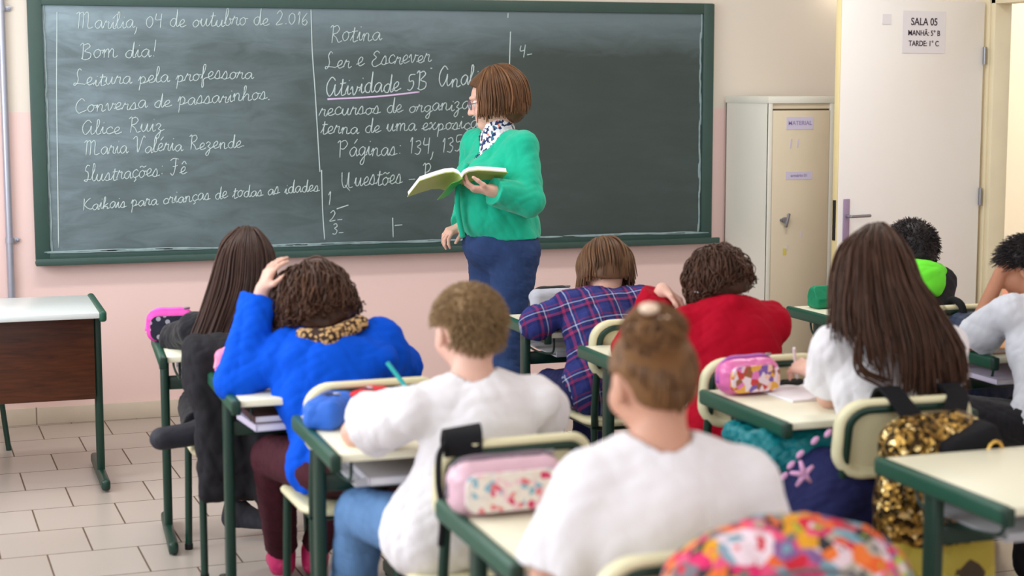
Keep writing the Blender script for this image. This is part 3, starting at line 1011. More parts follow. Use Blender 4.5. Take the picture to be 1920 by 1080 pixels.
# ------------------------------------------------------------------ organic surfaces: smooth-blended distance fields, meshed by surface nets
class Field:
    def __init__(s, lo, hi, h):
        s.lo, s.h = np.array(lo, float), h
        s.n = np.ceil((np.array(hi, float) - s.lo) / h).astype(int) + 1
        s.d = np.full(tuple(s.n), 0.5, np.float32)
        s.ax = [(s.lo[i] + h * np.arange(s.n[i])).astype(np.float32) for i in range(3)]

    def _win(s, lo, hi):
        a = np.clip(np.floor((np.array(lo) - s.lo) / s.h).astype(int), 0, s.n)
        b = np.clip(np.ceil((np.array(hi) - s.lo) / s.h).astype(int) + 1, 0, s.n)
        return tuple(slice(i, j) for i, j in zip(a, b))

    def put(s, fn, lo, hi, k=0.01, op='u'):
        w = s._win(lo, hi)
        if any(x.stop <= x.start for x in w):
            return
        X, Y, Z = (s.ax[0][w[0]][:, None, None], s.ax[1][w[1]][None, :, None], s.ax[2][w[2]][None, None, :])
        v = fn(X, Y, Z).astype(np.float32)
        c = s.d[w]
        if op == 'u':
            m = np.maximum(k - np.abs(c - v), 0) / k
            s.d[w] = np.minimum(c, v) - m * m * k * 0.25
        elif op == 's':
            m = np.maximum(k - np.abs(c + v), 0) / k
            s.d[w] = np.maximum(c, -v) + m * m * k * 0.25

    def cap(s, a, b, ra, rb, k=0.015, op='u', cut=False, flat=None):
        a, b = np.array(a, float), np.array(b, float)
        ab = b - a
        l2 = max(float(ab @ ab), 1e-9)
        L_ = math.sqrt(l2)
        mg = k + 2 * s.h + 0.004

        def fn(X, Y, Z):
            x, y, z = X - a[0], Y - a[1], Z - a[2]
            t0 = (x * ab[0] + y * ab[1] + z * ab[2]) / l2
            t = np.clip(t0, 0, 1)
            dx, dy, dz = x - ab[0] * t, y - ab[1] * t, z - ab[2] * t
            if flat is not None:
                nrm, f = flat
                q = dx * nrm[0] + dy * nrm[1] + dz * nrm[2]
                q = q * (f - 1.0)
                dx, dy, dz = dx + nrm[0] * q, dy + nrm[1] * q, dz + nrm[2] * q
            d = np.sqrt(dx * dx + dy * dy + dz * dz) - (ra + (rb - ra) * t)
            if cut:
                d = np.maximum(d, (t0 - 1.0) * L_)
            return d
        r = max(ra, rb)
        s.put(fn, np.minimum(a, b) - r - mg, np.maximum(a, b) + r + mg, k, op)

    def ell(s, c, r, R=None, k=0.02, op='u'):
        c, r = np.array(c, float), np.array(r, float)
        R = np.eye(3) if R is None else np.array(R)
        mg = k + 2 * s.h + 0.004

        def fn(X, Y, Z):
            x, y, z = X - c[0], Y - c[1], Z - c[2]
            q = [(R[0, i] * x + R[1, i] * y + R[2, i] * z) for i in range(3)]
            k0 = np.sqrt(sum((q[i] / r[i]) ** 2 for i in range(3)))
            k1 = np.sqrt(sum((q[i] / r[i] ** 2) ** 2 for i in range(3))) + 1e-6
            return k0 * (k0 - 1.0) / k1
        e = np.sqrt((R ** 2) @ (r ** 2))
        s.put(fn, c - e - mg, c + e + mg, k, op)

    def box(s, c, half, rr=0.02, R=None, k=0.015, op='u'):
        c, half = np.array(c, float), np.array(half, float)
        R = np.eye(3) if R is None else np.array(R)
        mg = k + 2 * s.h + 0.004

        def fn(X, Y, Z):
            x, y, z = X - c[0], Y - c[1], Z - c[2]
            q = [np.abs(R[0, i] * x + R[1, i] * y + R[2, i] * z) - (half[i] - rr) for i in range(3)]
            o = np.sqrt(sum(np.maximum(v, 0) ** 2 for v in q))
            return o + np.minimum(np.maximum(np.maximum(q[0], q[1]), q[2]), 0) - rr
        e = np.abs(R) @ half
        s.put(fn, c - e - mg, c + e + mg, k, op)

    def cutplane(s, p, n):
        """remove what lies on the side n points to"""
        p, n = np.array(p, float), np.array(n, float)
        n /= np.linalg.norm(n)
        X, Y, Z = (s.ax[0][:, None, None], s.ax[1][None, :, None], s.ax[2][None, None, :])
        s.d = np.maximum(s.d, ((X - p[0]) * n[0] + (Y - p[1]) * n[1] + (Z - p[2]) * n[2]).astype(np.float32))

    def mesh(s):
        d, lo, h = s.d, s.lo, s.h
        g = d < 0
        cnt = np.zeros(tuple(np.array(d.shape) - 1), np.int8)
        for a in (0, 1):
            for b_ in (0, 1):
                for c in (0, 1):
                    cnt += g[a:d.shape[0] - 1 + a, b_:d.shape[1] - 1 + b_, c:d.shape[2] - 1 + c]
        mixed = (cnt > 0) & (cnt < 8)
        cells = np.argwhere(mixed)
        idx = np.full(mixed.shape, -1, np.int32)
        idx[mixed] = np.arange(len(cells))
        acc = np.zeros((len(cells), 3))
        num = np.zeros(len(cells))
        cor = np.array([(a, b_, c) for a in (0, 1) for b_ in (0, 1) for c in (0, 1)])
        for i in range(8):
            for j in range(i + 1, 8):
                if np.abs(cor[i] - cor[j]).sum() != 1:
                    continue
                pa, pb = cells + cor[i], cells + cor[j]
                da, db = d[pa[:, 0], pa[:, 1], pa[:, 2]], d[pb[:, 0], pb[:, 1], pb[:, 2]]
                m = (da < 0) != (db < 0)
                t = da[m] / (da[m] - db[m])
                acc[m] += cor[i] + (cor[j] - cor[i]) * t[:, None]
                num[m] += 1
        pos = lo + h * (cells + acc / num[:, None])
        quads = []
        for ax in range(3):
            sl0 = [slice(None)] * 3
            sl1 = [slice(None)] * 3
            sl0[ax], sl1[ax] = slice(0, -1), slice(1, None)
            A, B = g[tuple(sl0)], g[tuple(sl1)]
            e = np.argwhere(A != B)
            u, v = (ax + 1) % 3, (ax + 2) % 3
            ok = (e[:, u] > 0) & (e[:, v] > 0) & (e[:, u] < d.shape[u] - 1) & (e[:, v] < d.shape[v] - 1)
            e = e[ok]
            ins = A[e[:, 0], e[:, 1], e[:, 2]]
            du, dv = np.zeros(3, int), np.zeros(3, int)
            du[u], dv[v] = 1, 1
            q = np.stack([idx[tuple((e - o).T)] for o in (du * 0, du, du + dv, dv)], 1)
            q[ins] = q[ins]
            q[~ins] = q[~ins][:, ::-1]
            quads.append(q)
        q = np.concatenate(quads)
        # gradient normals
        gi = np.clip(np.round((pos - lo) / h).astype(int), 1, np.array(d.shape) - 2)
        nr = np.stack([d[gi[:, 0] + 1, gi[:, 1], gi[:, 2]] - d[gi[:, 0] - 1, gi[:, 1], gi[:, 2]],
                       d[gi[:, 0], gi[:, 1] + 1, gi[:, 2]] - d[gi[:, 0], gi[:, 1] - 1, gi[:, 2]],
                       d[gi[:, 0], gi[:, 1], gi[:, 2] + 1] - d[gi[:, 0], gi[:, 1], gi[:, 2] - 1]], 1).astype(float)
        nr /= np.linalg.norm(nr, axis=1)[:, None] + 1e-9
        return pos, q, nr


def sine_noise(p, f, seed, n=7):
    r = np.random.default_rng(seed)
    o = np.zeros(len(p))
    for i in range(n):
        k = r.normal(size=3)
        k *= f * r.uniform(0.6, 1.7) / np.linalg.norm(k)
        o += np.sin(p @ k + r.uniform(0, 6.28))
    return o / n * 1.6


def fold_noise(p, f, seed, n=5):
    """rounded cloth folds with sharper valleys, bent by a slow warp"""
    r = np.random.default_rng(seed)
    w = np.stack([sine_noise(p, f * 0.35, seed + 11 + i) for i in range(3)], 1) * (1.6 / f)
    q = p + w
    o = np.zeros(len(p))
    for i in range(n):
        k = r.normal(size=3)
        k *= f * r.uniform(0.5, 1.4) / np.linalg.norm(k)
        o += 1.0 - 2.0 * np.sqrt(np.abs(np.sin(q @ k * 0.5 + r.uniform(0, 6.28))) ** 2 + 0.01) ** 0.5 + 0.6
    return -o / n * 1.5


def np_mesh(name, pos, quads, m, parent=None, smooth=True):
    me = bpy.data.meshes.new(name)
    k = quads.shape[1]
    me.vertices.add(len(pos))
    me.vertices.foreach_set('co', np.ascontiguousarray(pos, np.float32).ravel())
    me.loops.add(len(quads) * k)
    me.loops.foreach_set('vertex_index', np.ascontiguousarray(quads, np.int32).ravel())
    me.polygons.add(len(quads))
    me.polygons.foreach_set('loop_start', np.arange(0, len(quads) * k, k, dtype=np.int32))
    me.polygons.foreach_set('use_smooth', np.ones(len(quads), bool))
    for x in (m if isinstance(m, (list, tuple)) else [m]):
        me.materials.append(x)
    me.update(calc_edges=True)
    me.validate()
    return link(name, me, parent)


def field_mesh(fd, name, m, parent, wrinkle=None, origin=None):
    """wrinkle: list of (amplitude, frequency, seed[, stretch vector])"""
    pos, q, nr = fd.mesh()
    for w in (wrinkle or []):
        p = pos if len(w) < 4 else pos * np.array(w[3])
        pos = pos + nr * (w[0] * fold_noise(p, w[1] * 5.0, w[2]))[:, None]
    if origin is not None:
        pos = pos - np.array(origin)
    return np_mesh(name, pos, q, m, parent)


def unit(v):
    v = np.array(v, float)
    return v / (np.linalg.norm(v) + 1e-12)


def rot_axis(v, ax, a):
    ax = unit(ax)
    return v * math.cos(a) + np.cross(ax, v) * math.sin(a) + ax * (ax @ v) * (1 - math.cos(a))


def hand(fd, w, F, Nn, side, s=1.0, curl=(0.35, 0.45, 0.35), fan=0.09, thumb=0.6, curls=None):
    """palm, four fingers of unequal length with two bends, and a thumb from the side of the palm"""
    w = np.array(w, float)
    F = unit(F)
    Nn = unit(np.array(Nn, float) - F * (np.array(Nn, float) @ F))
    T = np.cross(F, Nn) * side
    for off, kl, ln, fa, i in ((0.027, 0.074, 0.064, 1.4, 0), (0.0095, 0.078, 0.072, 0.4, 1), (-0.009, 0.074, 0.066, -0.6, 2), (-0.0265, 0.066, 0.052, -1.7, 3)):
        base = w + T * off * 0.55 * s + F * 0.012 * s
        kn = w + T * off * s + F * kl * s
        fd.cap(base, kn, 0.0125 * s, 0.0095 * s, 0.012, flat=(Nn, 0.85))
        d = rot_axis(F, np.cross(T, F) * 1.0, 0.0)
        d = unit(F + T * fan * fa)
        ax = np.cross(F, Nn)
        p = kn
        cv = curl if curls is None else curls[i]
        for part, c, r0, r1 in ((0.46, cv[0], 0.0082, 0.0076), (0.30, cv[1], 0.0076, 0.0070), (0.24, cv[2], 0.0070, 0.0058)):
            d = rot_axis(d, ax, c)
            e = p + d * ln * part * s * 1.12
            fd.cap(p, e, r0 * s, r1 * s, 0.004)
            p = e
    b0 = w + T * 0.016 * s + F * 0.016 * s
    d = unit(F * 0.55 + T * 0.75 + Nn * 0.25)
    b1 = b0 + d * 0.042 * s
    fd.cap(b0, b1, 0.0145 * s, 0.0105 * s, 0.012)
    d = unit(d * (1 - thumb) + unit(F * 0.85 + Nn * 0.45) * thumb)
    b2 = b1 + d * 0.031 * s
    fd.cap(b1, b2, 0.0098 * s, 0.0088 * s, 0.005)
    d = unit(d + F * 0.3 + Nn * 0.15)
    fd.cap(b2, b2 + d * 0.025 * s, 0.0088 * s, 0.0066 * s, 0.004)


def head_rot(yaw, pitch, roll):
    """yaw: to the left; pitch: nose down; roll: top of the head to the left"""
    m = Matrix.Rotation(math.radians(yaw), 3, 'Z') @ Matrix.Rotation(math.radians(-pitch), 3, 'X') @ Matrix.Rotation(math.radians(-roll), 3, 'Y')
    return np.array(m)


SKINS = {}


def skin_mat(name, col):
    return mat(name, col, 0.5, 0.35, var=0.05, vscale=25, sss=0.12)


def hair_mat(name, c0, c1, rough=0.42):
    if name in MATS:
        return MATS[name]
    m = mat(name, c0, rough, 0.22)
    N, L, b = nodes_of(m)
    g = N.new('ShaderNodeNewGeometry')
    tc = N.new('ShaderNodeTexCoord')
    no = N.new('ShaderNodeTexNoise')
    no.inputs['Scale'].default_value = 22
    no.inputs['Detail'].default_value = 4
    L.new(tc.outputs['Object'], no.inputs['Vector'])
    f = math_node(N, L, 'MULTIPLY', math_node(N, L, 'ADD', g.outputs['Random Per Island'], no.outputs['Fac']), 0.55)
    L.new(mixc(N, L, f, c0, c1), b.inputs['Base Color'])
    return m


class Person:
    """a figure built from joints in world space; the root sits under the pelvis and carries body, hair and clothing"""

    def __init__(s, label, sp, skin):
        s.sp = sp
        s.skin = skin
        s.hs, s.bs, s.bw = sp.get('hs', 1.0), sp.get('bs', 1.0), sp.get('bw', 1.0)
        p = np.array(sp['pelvis'], float)
        s.org = np.array([p[0], p[1], 0.0])
        s.root = empty('person', tuple(s.org), 0, label, 'person')
        s.H = np.array(sp['head'], float)
        s.HR = head_rot(*sp['hrot'])
        s.neck, s.chest, s.pelvis = (np.array(sp[k], float) for k in ('neck', 'chest', 'pelvis'))
        s.shL, s.shR = np.array(sp['shL'], float), np.array(sp['shR'], float)
        s.up = unit(s.neck - s.pelvis)
        r = s.shR - s.shL
        s.rt = unit(r - s.up * (r @ s.up))
        s.fw = np.cross(s.up, s.rt)
        s.TR = np.stack([s.rt, s.fw, s.up], 1)
        s.waist = s.pelvis * 0.55 + s.chest * 0.45
        pr = sp.get('prt', s.rt * np.array([1, 1, 0]))
        s.prt = unit(pr)
        s.hipL = np.array(sp.get('hipL', s.pelvis - s.prt * 0.075 * s.bs - np.array([0, 0, 0.01])), float)
        s.hipR = np.array(sp.get('hipR', s.pelvis + s.prt * 0.075 * s.bs - np.array([0, 0, 0.01])), float)

    def hp(s, x, y, z):
        return s.H + s.HR @ (np.array([x, y, z], float) * s.hs)

    def bounds(s, keys, m):
        P = np.array([s.sp[k] if k in s.sp else getattr(s, k) for k in keys], float)
        return P.min(0) - m, P.max(0) + m

    # -- pieces shared by the body and the clothes (grown by off)
    def torso(s, fd, off=0.0, k=0.035, belly=0.0, lo=True):
        b, w = s.bs, s.bw
        fd.ell(s.chest + s.fw * 0.005, (0.122 * b * w + off, 0.074 * b + off, 0.140 * b + off), s.TR, k)
        fd.ell(s.waist + s.fw * belly * 0.5, (0.106 * b * w + off, 0.070 * b + off + belly, 0.120 * b + off), s.TR, k)
        fd.ell(s.pelvis + np.array([0, 0, 0.02]), (0.126 * b * w + off, 0.088 * b + off, 0.090 * b + off), s.TR, k)
        fd.cap(s.shL * 0.9 + s.chest * 0.1, s.shR * 0.9 + s.chest * 0.1, 0.040 * b + off, 0.040 * b + off, k)
        for sh in (s.shL, s.shR):
            fd.cap(s.neck - s.up * 0.022, sh * 0.85 + s.neck * 0.15, 0.034 * b + off * 0.6, 0.036 * b + off * 0.8, 0.03)
            fd.ell(sh, (0.038 * b + off * 0.7,) * 3, None, 0.03)

    def arm(s, fd, d, off=0.0, upto=2.0, cut=False, loose=0.0, k=0.02):
        b = s.bs
        sh = s.shL if d == 'L' else s.shR
        el, wr = np.array(s.sp['el' + d], float), np.array(s.sp['wr' + d], float)
        r = (0.037 * b + off, 0.031 * b + off + loose, 0.022 * b + off + loose)
        if upto <= 1.0:
            e = sh + (el - sh) * upto
            fd.cap(sh, e, r[0] + loose * 0.3, r[0] + (r[1] - loose - r[0]) * upto + loose, 0.02, cut=cut)
            return
        fd.cap(sh, el, r[0], r[1], 0.02)
        e = el + (wr - el) * (upto - 1.0)
        fd.cap(el, e, r[1], r[1] + (r[2] - r[1]) * (upto - 1.0), k, cut=cut)

    def leg(s, fd, d, off=0.0, upto=2.0, cut=False, loose=0.0):
        b = s.bs
        hp = s.hipL if d == 'L' else s.hipR
        kn, an = np.array(s.sp['kn' + d], float), np.array(s.sp['an' + d], float)
        fd.cap(hp, kn, 0.070 * b + off, 0.050 * b + off, 0.03)
        e = kn + (an - kn) * (upto - 1.0)
        fd.cap(kn, e, 0.052 * b + off, 0.033 * b + off + loose, 0.02, cut=cut)

    def body(s, h=0.0038):
        keys = ['head', 'neck', 'pelvis', 'shL', 'shR', 'elL', 'elR', 'wrL', 'wrR', 'knL', 'knR', 'anL', 'anR', 'toL', 'toR']
        lo, hi = s.bounds(keys, 0.17)
        lo[2] = max(lo[2], -0.005)
        fd = Field(lo, hi, h)
        b, q = s.bs, s.hs
        s.torso(fd, -0.006)
        for d in 'LR':
            s.arm(fd, d)
            s.leg(fd, d, -0.004)
            an, to = np.array(s.sp['an' + d], float), np.array(s.sp['to' + d], float)
            dn = np.array(s.sp.get('sole' + d, (0, 0, -1)), float)
            fd.cap(an + dn * 0.02, to, 0.024 * b, 0.016 * b, 0.02)
            hd = s.sp.get('hand' + d)
            if hd:
                hand(fd, s.sp['wr' + d], hd[0], hd[1], -1 if d == 'L' else 1, hd[2] if len(hd) > 2 else 0.82 * b, **(hd[3] if len(hd) > 3 else {}))
        # neck and head
        fd.cap(s.neck - s.up * 0.02, s.hp(0, -0.018, -0.06), 0.047 * b, 0.046 * q, 0.03)
        fd.ell(s.H, (0.074 * q, 0.091 * q, 0.083 * q), s.HR, 0.02)
        fd.ell(s.hp(0, 0.028, -0.058), (0.056 * q, 0.060 * q, 0.058 * q), s.HR, 0.03)
        fd.ell(s.hp(0, 0.066, -0.098), (0.022 * q, 0.020 * q, 0.017 * q), s.HR, 0.03)
        fd.cap(s.hp(0, 0.088, -0.006), s.hp(0, 0.105, -0.044), 0.007 * q, 0.011 * q, 0.012)
        for x in (-1, 1):
            fd.ell(s.hp(0.010 * x, 0.096, -0.047), (0.007 * q,) * 3, None, 0.006)
            fd.ell(s.hp(0.038 * x, 0.062, -0.045), (0.026 * q,) * 3, None, 0.03)
            fd.cap(s.hp(0.016 * x, 0.092, 0.010), s.hp(0.045 * x, 0.078, 0.010), 0.006 * q, 0.006 * q, 0.012)
            fd.ell(s.hp(0.032 * x, 0.099, -0.012), (0.017 * q, 0.012 * q, 0.011 * q), s.HR, 0.010, 's')
            fd.ell(s.hp(0.078 * x, -0.004, -0.022), (0.010 * q, 0.020 * q, 0.031 * q), s.HR, 0.008)
            fd.ell(s.hp(0.090 * x, 0.003, -0.018), (0.006 * q, 0.010 * q, 0.017 * q), s.HR, 0.006, 's')
        fd.cap(s.hp(-0.019, 0.084, -0.068), s.hp(0.019, 0.084, -0.068), 0.006 * q, 0.006 * q, 0.006)
        fd.cap(s.hp(-0.016, 0.083, -0.077), s.hp(0.016, 0.083, -0.077), 0.0065 * q, 0.0065 * q, 0.006)
        s.part('body', fd, s.skin)
        EYE = mat('eye_white', (235, 230, 225), 0.2, 0.5)
        IRIS = mat('eye_iris', (52, 34, 24), 0.2, 0.5)
        for x in (-1, 1):
            mb = MB().ball(s.hp(0.032 * x, 0.079, -0.012) - s.org, 0.0125 * q, 0, 14)
            mb.ball(s.hp(0.032 * x, 0.0865, -0.012) - s.org, 0.0062 * q, 1, 10)
            mb.build('eye', [EYE, IRIS], s.root, smooth='all')

    def part(s, name, fd, m, wrinkle=None, label=None, parent=None):
        o = field_mesh(fd, name, m, parent or s.root, wrinkle, s.org)
        if label:
            o['label'] = label
        return o

    def shirt(s, m, label, sleeve=0.6, off=0.012, loose=0.02, hem=-0.04, neck_r=0.058, wr=None, name='shirt', extra=None, h=0.006, belly=0.0, cuts=None, collar=False):
        keys = ['neck', 'pelvis', 'shL', 'shR', 'elL', 'elR'] + (['wrL', 'wrR'] if sleeve > 1 else [])
        lo, hi = s.bounds(keys, 0.23)
        fd = Field(lo, hi, h)
        s.torso(fd, off, belly=belly)
        for d in 'LR':
            s.arm(fd, d, off * 0.7, sleeve, True, loose)
        if hem is not None and hem < 0:
            fd.ell(s.pelvis - np.array([0, 0, 0.015]), (0.136 * s.bs * s.bw + off, 0.098 * s.bs + off, 0.095 * s.bs + off), s.TR, 0.03)
        if extra:
            extra(fd)
        fd.cap(s.neck - s.up * 0.012 - s.fw * 0.0, s.hp(0, -0.015, -0.04), neck_r * s.bs, neck_r * s.bs, 0.008, 's')
        if hem is not None:
            fd.cutplane(s.pelvis + np.array([0, 0, hem]), -(s.up * 0.4 + np.array([0, 0, 1.0])))
        for p, n in (cuts or []):
            fd.cutplane(p, n)
        return s.part(name, fd, m, wr if wr is not None else [(0.006, 18, 3), (0.003, 45, 5)], label)

    def trousers(s, m, label, off=0.010, upto=1.93, loose=0.01, name='trousers', h=0.006, top=0.05, extra=None):
        lo, hi = s.bounds(['pelvis', 'hipL', 'hipR', 'knL', 'knR', 'anL', 'anR'], 0.17)
        fd = Field(lo, hi, h)
        b = s.bs
        fd.ell(s.pelvis + np.array([0, 0, 0.0]), (0.120 * b * s.bw + off, 0.082 * b + off, 0.085 * b + off), s.TR, 0.05)
        for d in 'LR':
            s.leg(fd, d, off, upto, True, loose)
        if extra:
            extra(fd)
        fd.cutplane(s.pelvis + np.array([0, 0, top]), (0, 0, 1))
        return s.part(name, fd, m, [(0.003, 26, 8), (0.002, 60, 9)], label)

    def shoes(s, m, label=None, r=1.0):
        for d in 'LR':
            an, to = np.array(s.sp['an' + d], float), np.array(s.sp['to' + d], float)
            f = unit(to - an)
            lo, hi = np.minimum(an, to) - 0.08, np.maximum(an, to) + 0.08
            fd = Field(lo, hi, 0.005)
            dn = np.array(s.sp.get('sole' + d, (0, 0, -1)), float)
            heel = an + dn * 0.045 * s.bs - f * 0.012
            fd.cap(heel, to + f * 0.01, 0.036 * s.bs * r, 0.034 * s.bs * r, 0.02)
            fd.cap(an, heel, 0.036 * s.bs, 0.037 * s.bs, 0.02)
            fd.cap(an, to, 0.036 * s.bs, 0.026 * s.bs, 0.03)
            fd.cutplane(heel + dn * 0.028 * s.bs, dn)
            o = s.part('shoe', fd, m, [(0.0012, 60, 3)], label)

    # -- hair
    def hair_cap(s, fd, t=0.012, front=(0.078, 0.040), back=(-0.080, -0.075), taper=False):
        q = s.hs
        if taper:
            fd.ell(s.hp(0, 0.001, 0.010), ((0.0745 + t) * q, (0.0905 + t) * q, (0.082 + t) * q), s.HR, 0.02)
            fd.ell(s.hp(0, -0.043, -0.036), ((0.056 + t * .3) * q, (0.036 + t * .3) * q, (0.044 + t * .3) * q), s.HR, 0.03)
            d = np.array([0, back[0] - front[0], back[1] - front[1]])
            fd.cutplane(s.hp(0, front[0], front[1]), s.HR @ np.array([0, -d[2], d[1]]))
            for x in (-1, 1):
                fd.ell(s.hp(0.082 * x, 0.004, -0.045), (0.034 * q, 0.046 * q, 0.052 * q), s.HR, 0.012, 's')
            return
        fd.ell(s.hp(0, -0.004, 0.004), ((0.076 + t) * q, (0.093 + t) * q, (0.085 + t) * q), s.HR, 0.02)
        fd.ell(s.hp(0, -0.045, -0.045), ((0.058 + t) * q, (0.040 + t) * q, (0.045 + t) * q), s.HR, 0.03)
        d = np.array([0, back[0] - front[0], back[1] - front[1]])
        n = np.array([0, -d[2], d[1]])
        fd.cutplane(s.hp(0, front[0], front[1]), s.HR @ n)

    def hair_object(s, m, strands_, cap=None, label=None, name='hair', wrinkle=None):
        """one mesh: the cap surface and the locks"""
        pos, quads = [], []
        n0 = 0
        if cap is not None:
            p, q, nr = cap.mesh()
            for w in (wrinkle or [(0.0025, 60, 4)]):
                p = p + nr * (w[0] * sine_noise(p, w[1], w[2]))[:, None]
            pos.append(p)
            quads.append(q)
            n0 = len(p)
        for p, q in strands_:
            pos.append(p)
            quads.append(q + n0)
            n0 += len(p)
        o = np_mesh(name, np.concatenate(pos) - s.org, np.concatenate(quads), m, s.root)
        if label:
            o['label'] = label
        return o

    def guides(s, phis, length, t=0.016, crown=(0, -0.015, 0.0), pol=(0.15, 1.75), flare=0.0, K=7, drop=(0, 0, -1), tuck=0.0):
        """locks that leave the crown, follow the skull at azimuth phi (0 = back) and then hang down"""
        q = s.hs
        G = []
        for i, ph in enumerate(phis):
            a = math.radians(ph)
            L_ = length(ph) if callable(length) else length
            pts = []
            for k in range(K):
                th = pol[0] + (pol[1] - pol[0]) * k / (K - 1)
                r = np.array([0.076 + t, 0.093 + t, 0.086 + t])
                x, y, z = r[0] * math.sin(th) * math.sin(a), -r[1] * math.sin(th) * math.cos(a), r[2] * math.cos(th)
                pts.append(s.hp(x + crown[0] * (1 - k / K), y + crown[1] * (1 - k / K), z))
            e = pts[-1]
            od = s.HR @ np.array([math.sin(a), -math.cos(a), 0])
            for k in (1, 2, 3):
                f = k / 3
                pts.append(e + unit(drop) * L_ * f + od * (flare * f - tuck * f * f))
            G.append(pts)
        return np.array(G)


def locks(G, n, r0=0.004, r1=0.0015, jit=0.008, curl=(0, 0), pts=14, seed=1, start=(0.0, 0.35), end=(0.85, 1.0), sides=5, grow=1.0, world_down=0.0):
    """tapered locks interpolated between the guide curves G[g, k, 3]"""
    r = np.random.default_rng(seed)
    G = np.asarray(G, float)
    g, K = G.shape[:2]
    out = []
    for i in range(n):
        u = r.uniform(0, g - 1) if g > 1 else 0.0
        a = min(int(u), g - 2) if g > 1 else 0
        c = G[a] * (1 - (u - a)) + G[a + 1] * (u - a) if g > 1 else G[0]
        s0, s1 = r.uniform(*start), r.uniform(*end)
        ts = np.linspace(s0, s1, pts) * (K - 1)
        k = np.clip(ts.astype(int), 0, K - 2)
        f = (ts - k)[:, None]
        p0, p1, p2, p3 = c[np.maximum(k - 1, 0)], c[k], c[k + 1], c[np.minimum(k + 2, K - 1)]
        P = 0.5 * (2 * p1 + (-p0 + p2) * f + (2 * p0 - 5 * p1 + 4 * p2 - p3) * f ** 2 + (-p0 + 3 * p1 - 3 * p2 + p3) * f ** 3)
        sv = np.linspace(0, 1, pts)[:, None]
        P = P + r.normal(size=3) * jit * (0.35 + 0.65 * sv ** grow)
        P = P + np.array([0, 0, -1]) * world_down * sv ** 2
        T = np.gradient(P, axis=0)
        T /= np.linalg.norm(T, axis=1)[:, None] + 1e-9
        ref = unit(r.normal(size=3))
        U = np.cross(T, ref)
        U /= np.linalg.norm(U, axis=1)[:, None] + 1e-9
        W = np.cross(T, U)
        if curl[0] > 0:
            ph = r.uniform(0, 6.28) + sv * curl[1] * r.uniform(0.7, 1.3) * 6.28
            am = curl[0] * r.uniform(0.6, 1.3) * np.minimum(1, sv * 4)
            P = P + U * np.cos(ph) * am + W * np.sin(ph) * am
            T = np.gradient(P, axis=0)
            T /= np.linalg.norm(T, axis=1)[:, None] + 1e-9
            U = np.cross(T, ref)
            U /= np.linalg.norm(U, axis=1)[:, None] + 1e-9
            W = np.cross(T, U)
        R_ = (r0 + (r1 - r0) * sv ** 1.5) * r.uniform(0.7, 1.3) * np.minimum(1.0, 0.35 + sv * 5)
        an = np.arange(sides) / sides * 6.2832
        ring = P[:, None, :] + R_[:, :, None] * (U[:, None, :] * np.cos(an)[None, :, None] + W[:, None, :] * np.sin(an)[None, :, None])
        V = ring.reshape(-1, 3)
        ii = np.arange(pts - 1)[:, None] * sides
        kk = np.arange(sides)[None, :]
        ll = (kk + 1) % sides
        Q = np.stack([ii + kk, ii + ll, ii + sides + ll, ii + sides + kk], 2).reshape(-1, 4)
        out.append((V, Q))
    return merge(out)


def merge(out):
    n, V, Q = 0, [], []
    for v, q in out:
        V.append(v)
        Q.append(q + n)
        n += len(v)
    return [(np.concatenate(V), np.concatenate(Q))]


def fuzz(P, n, rad, length=0.02, r0=0.0012, seed=2, keep=None, lean=(0, 0, 0), jit=0.5, pts=4):
    """short hairs standing off an ellipsoidal scalp (head space)"""
    r = np.random.default_rng(seed)
    out = []
    k = 0
    while k < n:
        d = unit(r.normal(size=3))
        p = d * np.array(rad)
        if keep is not None and not keep(p):
            continue
        k += 1
        nd = unit(d / np.array(rad)) + np.array(lean) + r.normal(size=3) * jit * 0.5
        nd = unit(nd)
        L_ = length * r.uniform(0.6, 1.2)
        sag = np.array(lean) * 0.6
        pp = np.array([p - nd * 0.004, p + nd * L_ * 0.4, p + (nd + sag * 0.5) * L_ * 0.75, p + (nd + sag) * L_])[:pts]
        pp = np.array([P.hp(*x) for x in pp])
        T = np.gradient(pp, axis=0)
        T /= np.linalg.norm(T, axis=1)[:, None] + 1e-9
        U = np.cross(T, unit(r.normal(size=3)))
        U /= np.linalg.norm(U, axis=1)[:, None] + 1e-9
        W = np.cross(T, U)
        R_ = np.linspace(r0, r0 * 0.35, pts)[:, None] * P.hs
        an = np.arange(3) / 3 * 6.2832
        V = (pp[:, None, :] + R_[:, :, None] * (U[:, None, :] * np.cos(an)[None, :, None] + W[:, None, :] * np.sin(an)[None, :, None])).reshape(-1, 3)
        ii = np.arange(pts - 1)[:, None] * 3
        kk = np.arange(3)[None, :]
        ll = (kk + 1) % 3
        out.append((V, np.stack([ii + kk, ii + ll, ii + 3 + ll, ii + 3 + kk], 2).reshape(-1, 4)))
    return merge(out)

# ------------------------------------------------------------------ the people
SK1 = skin_mat('skin_light', (216, 172, 154))
SK2 = skin_mat('skin_warm', (198, 148, 124))
SK3 = skin_mat('skin_tan', (176, 122, 94))
TEE = mat('white_cotton', (230, 227, 231), 0.85, 0.15, var=0.02, bump=0.08, bscale=140, sheen=0.1)
TEEG = mat('pale_grey_cotton', (206, 210, 220), 0.85, 0.15, var=0.03, bump=0.08, bscale=140)
BLACKC = mat('black_cloth', (26, 25, 30), 0.85, 0.2, var=0.2, vscale=30, sheen=0.1)
CHARC = mat('charcoal_cloth', (44, 42, 48), 0.85, 0.2, var=0.15, vscale=30)
DENIM = mat('blue_denim', (46, 66, 108), 0.85, 0.2, var=0.45, vscale=14, bump=0.15, bscale=220)
DENIML = mat('light_denim', (92, 128, 172), 0.85, 0.2, var=0.28, vscale=14, bump=0.15, bscale=220)
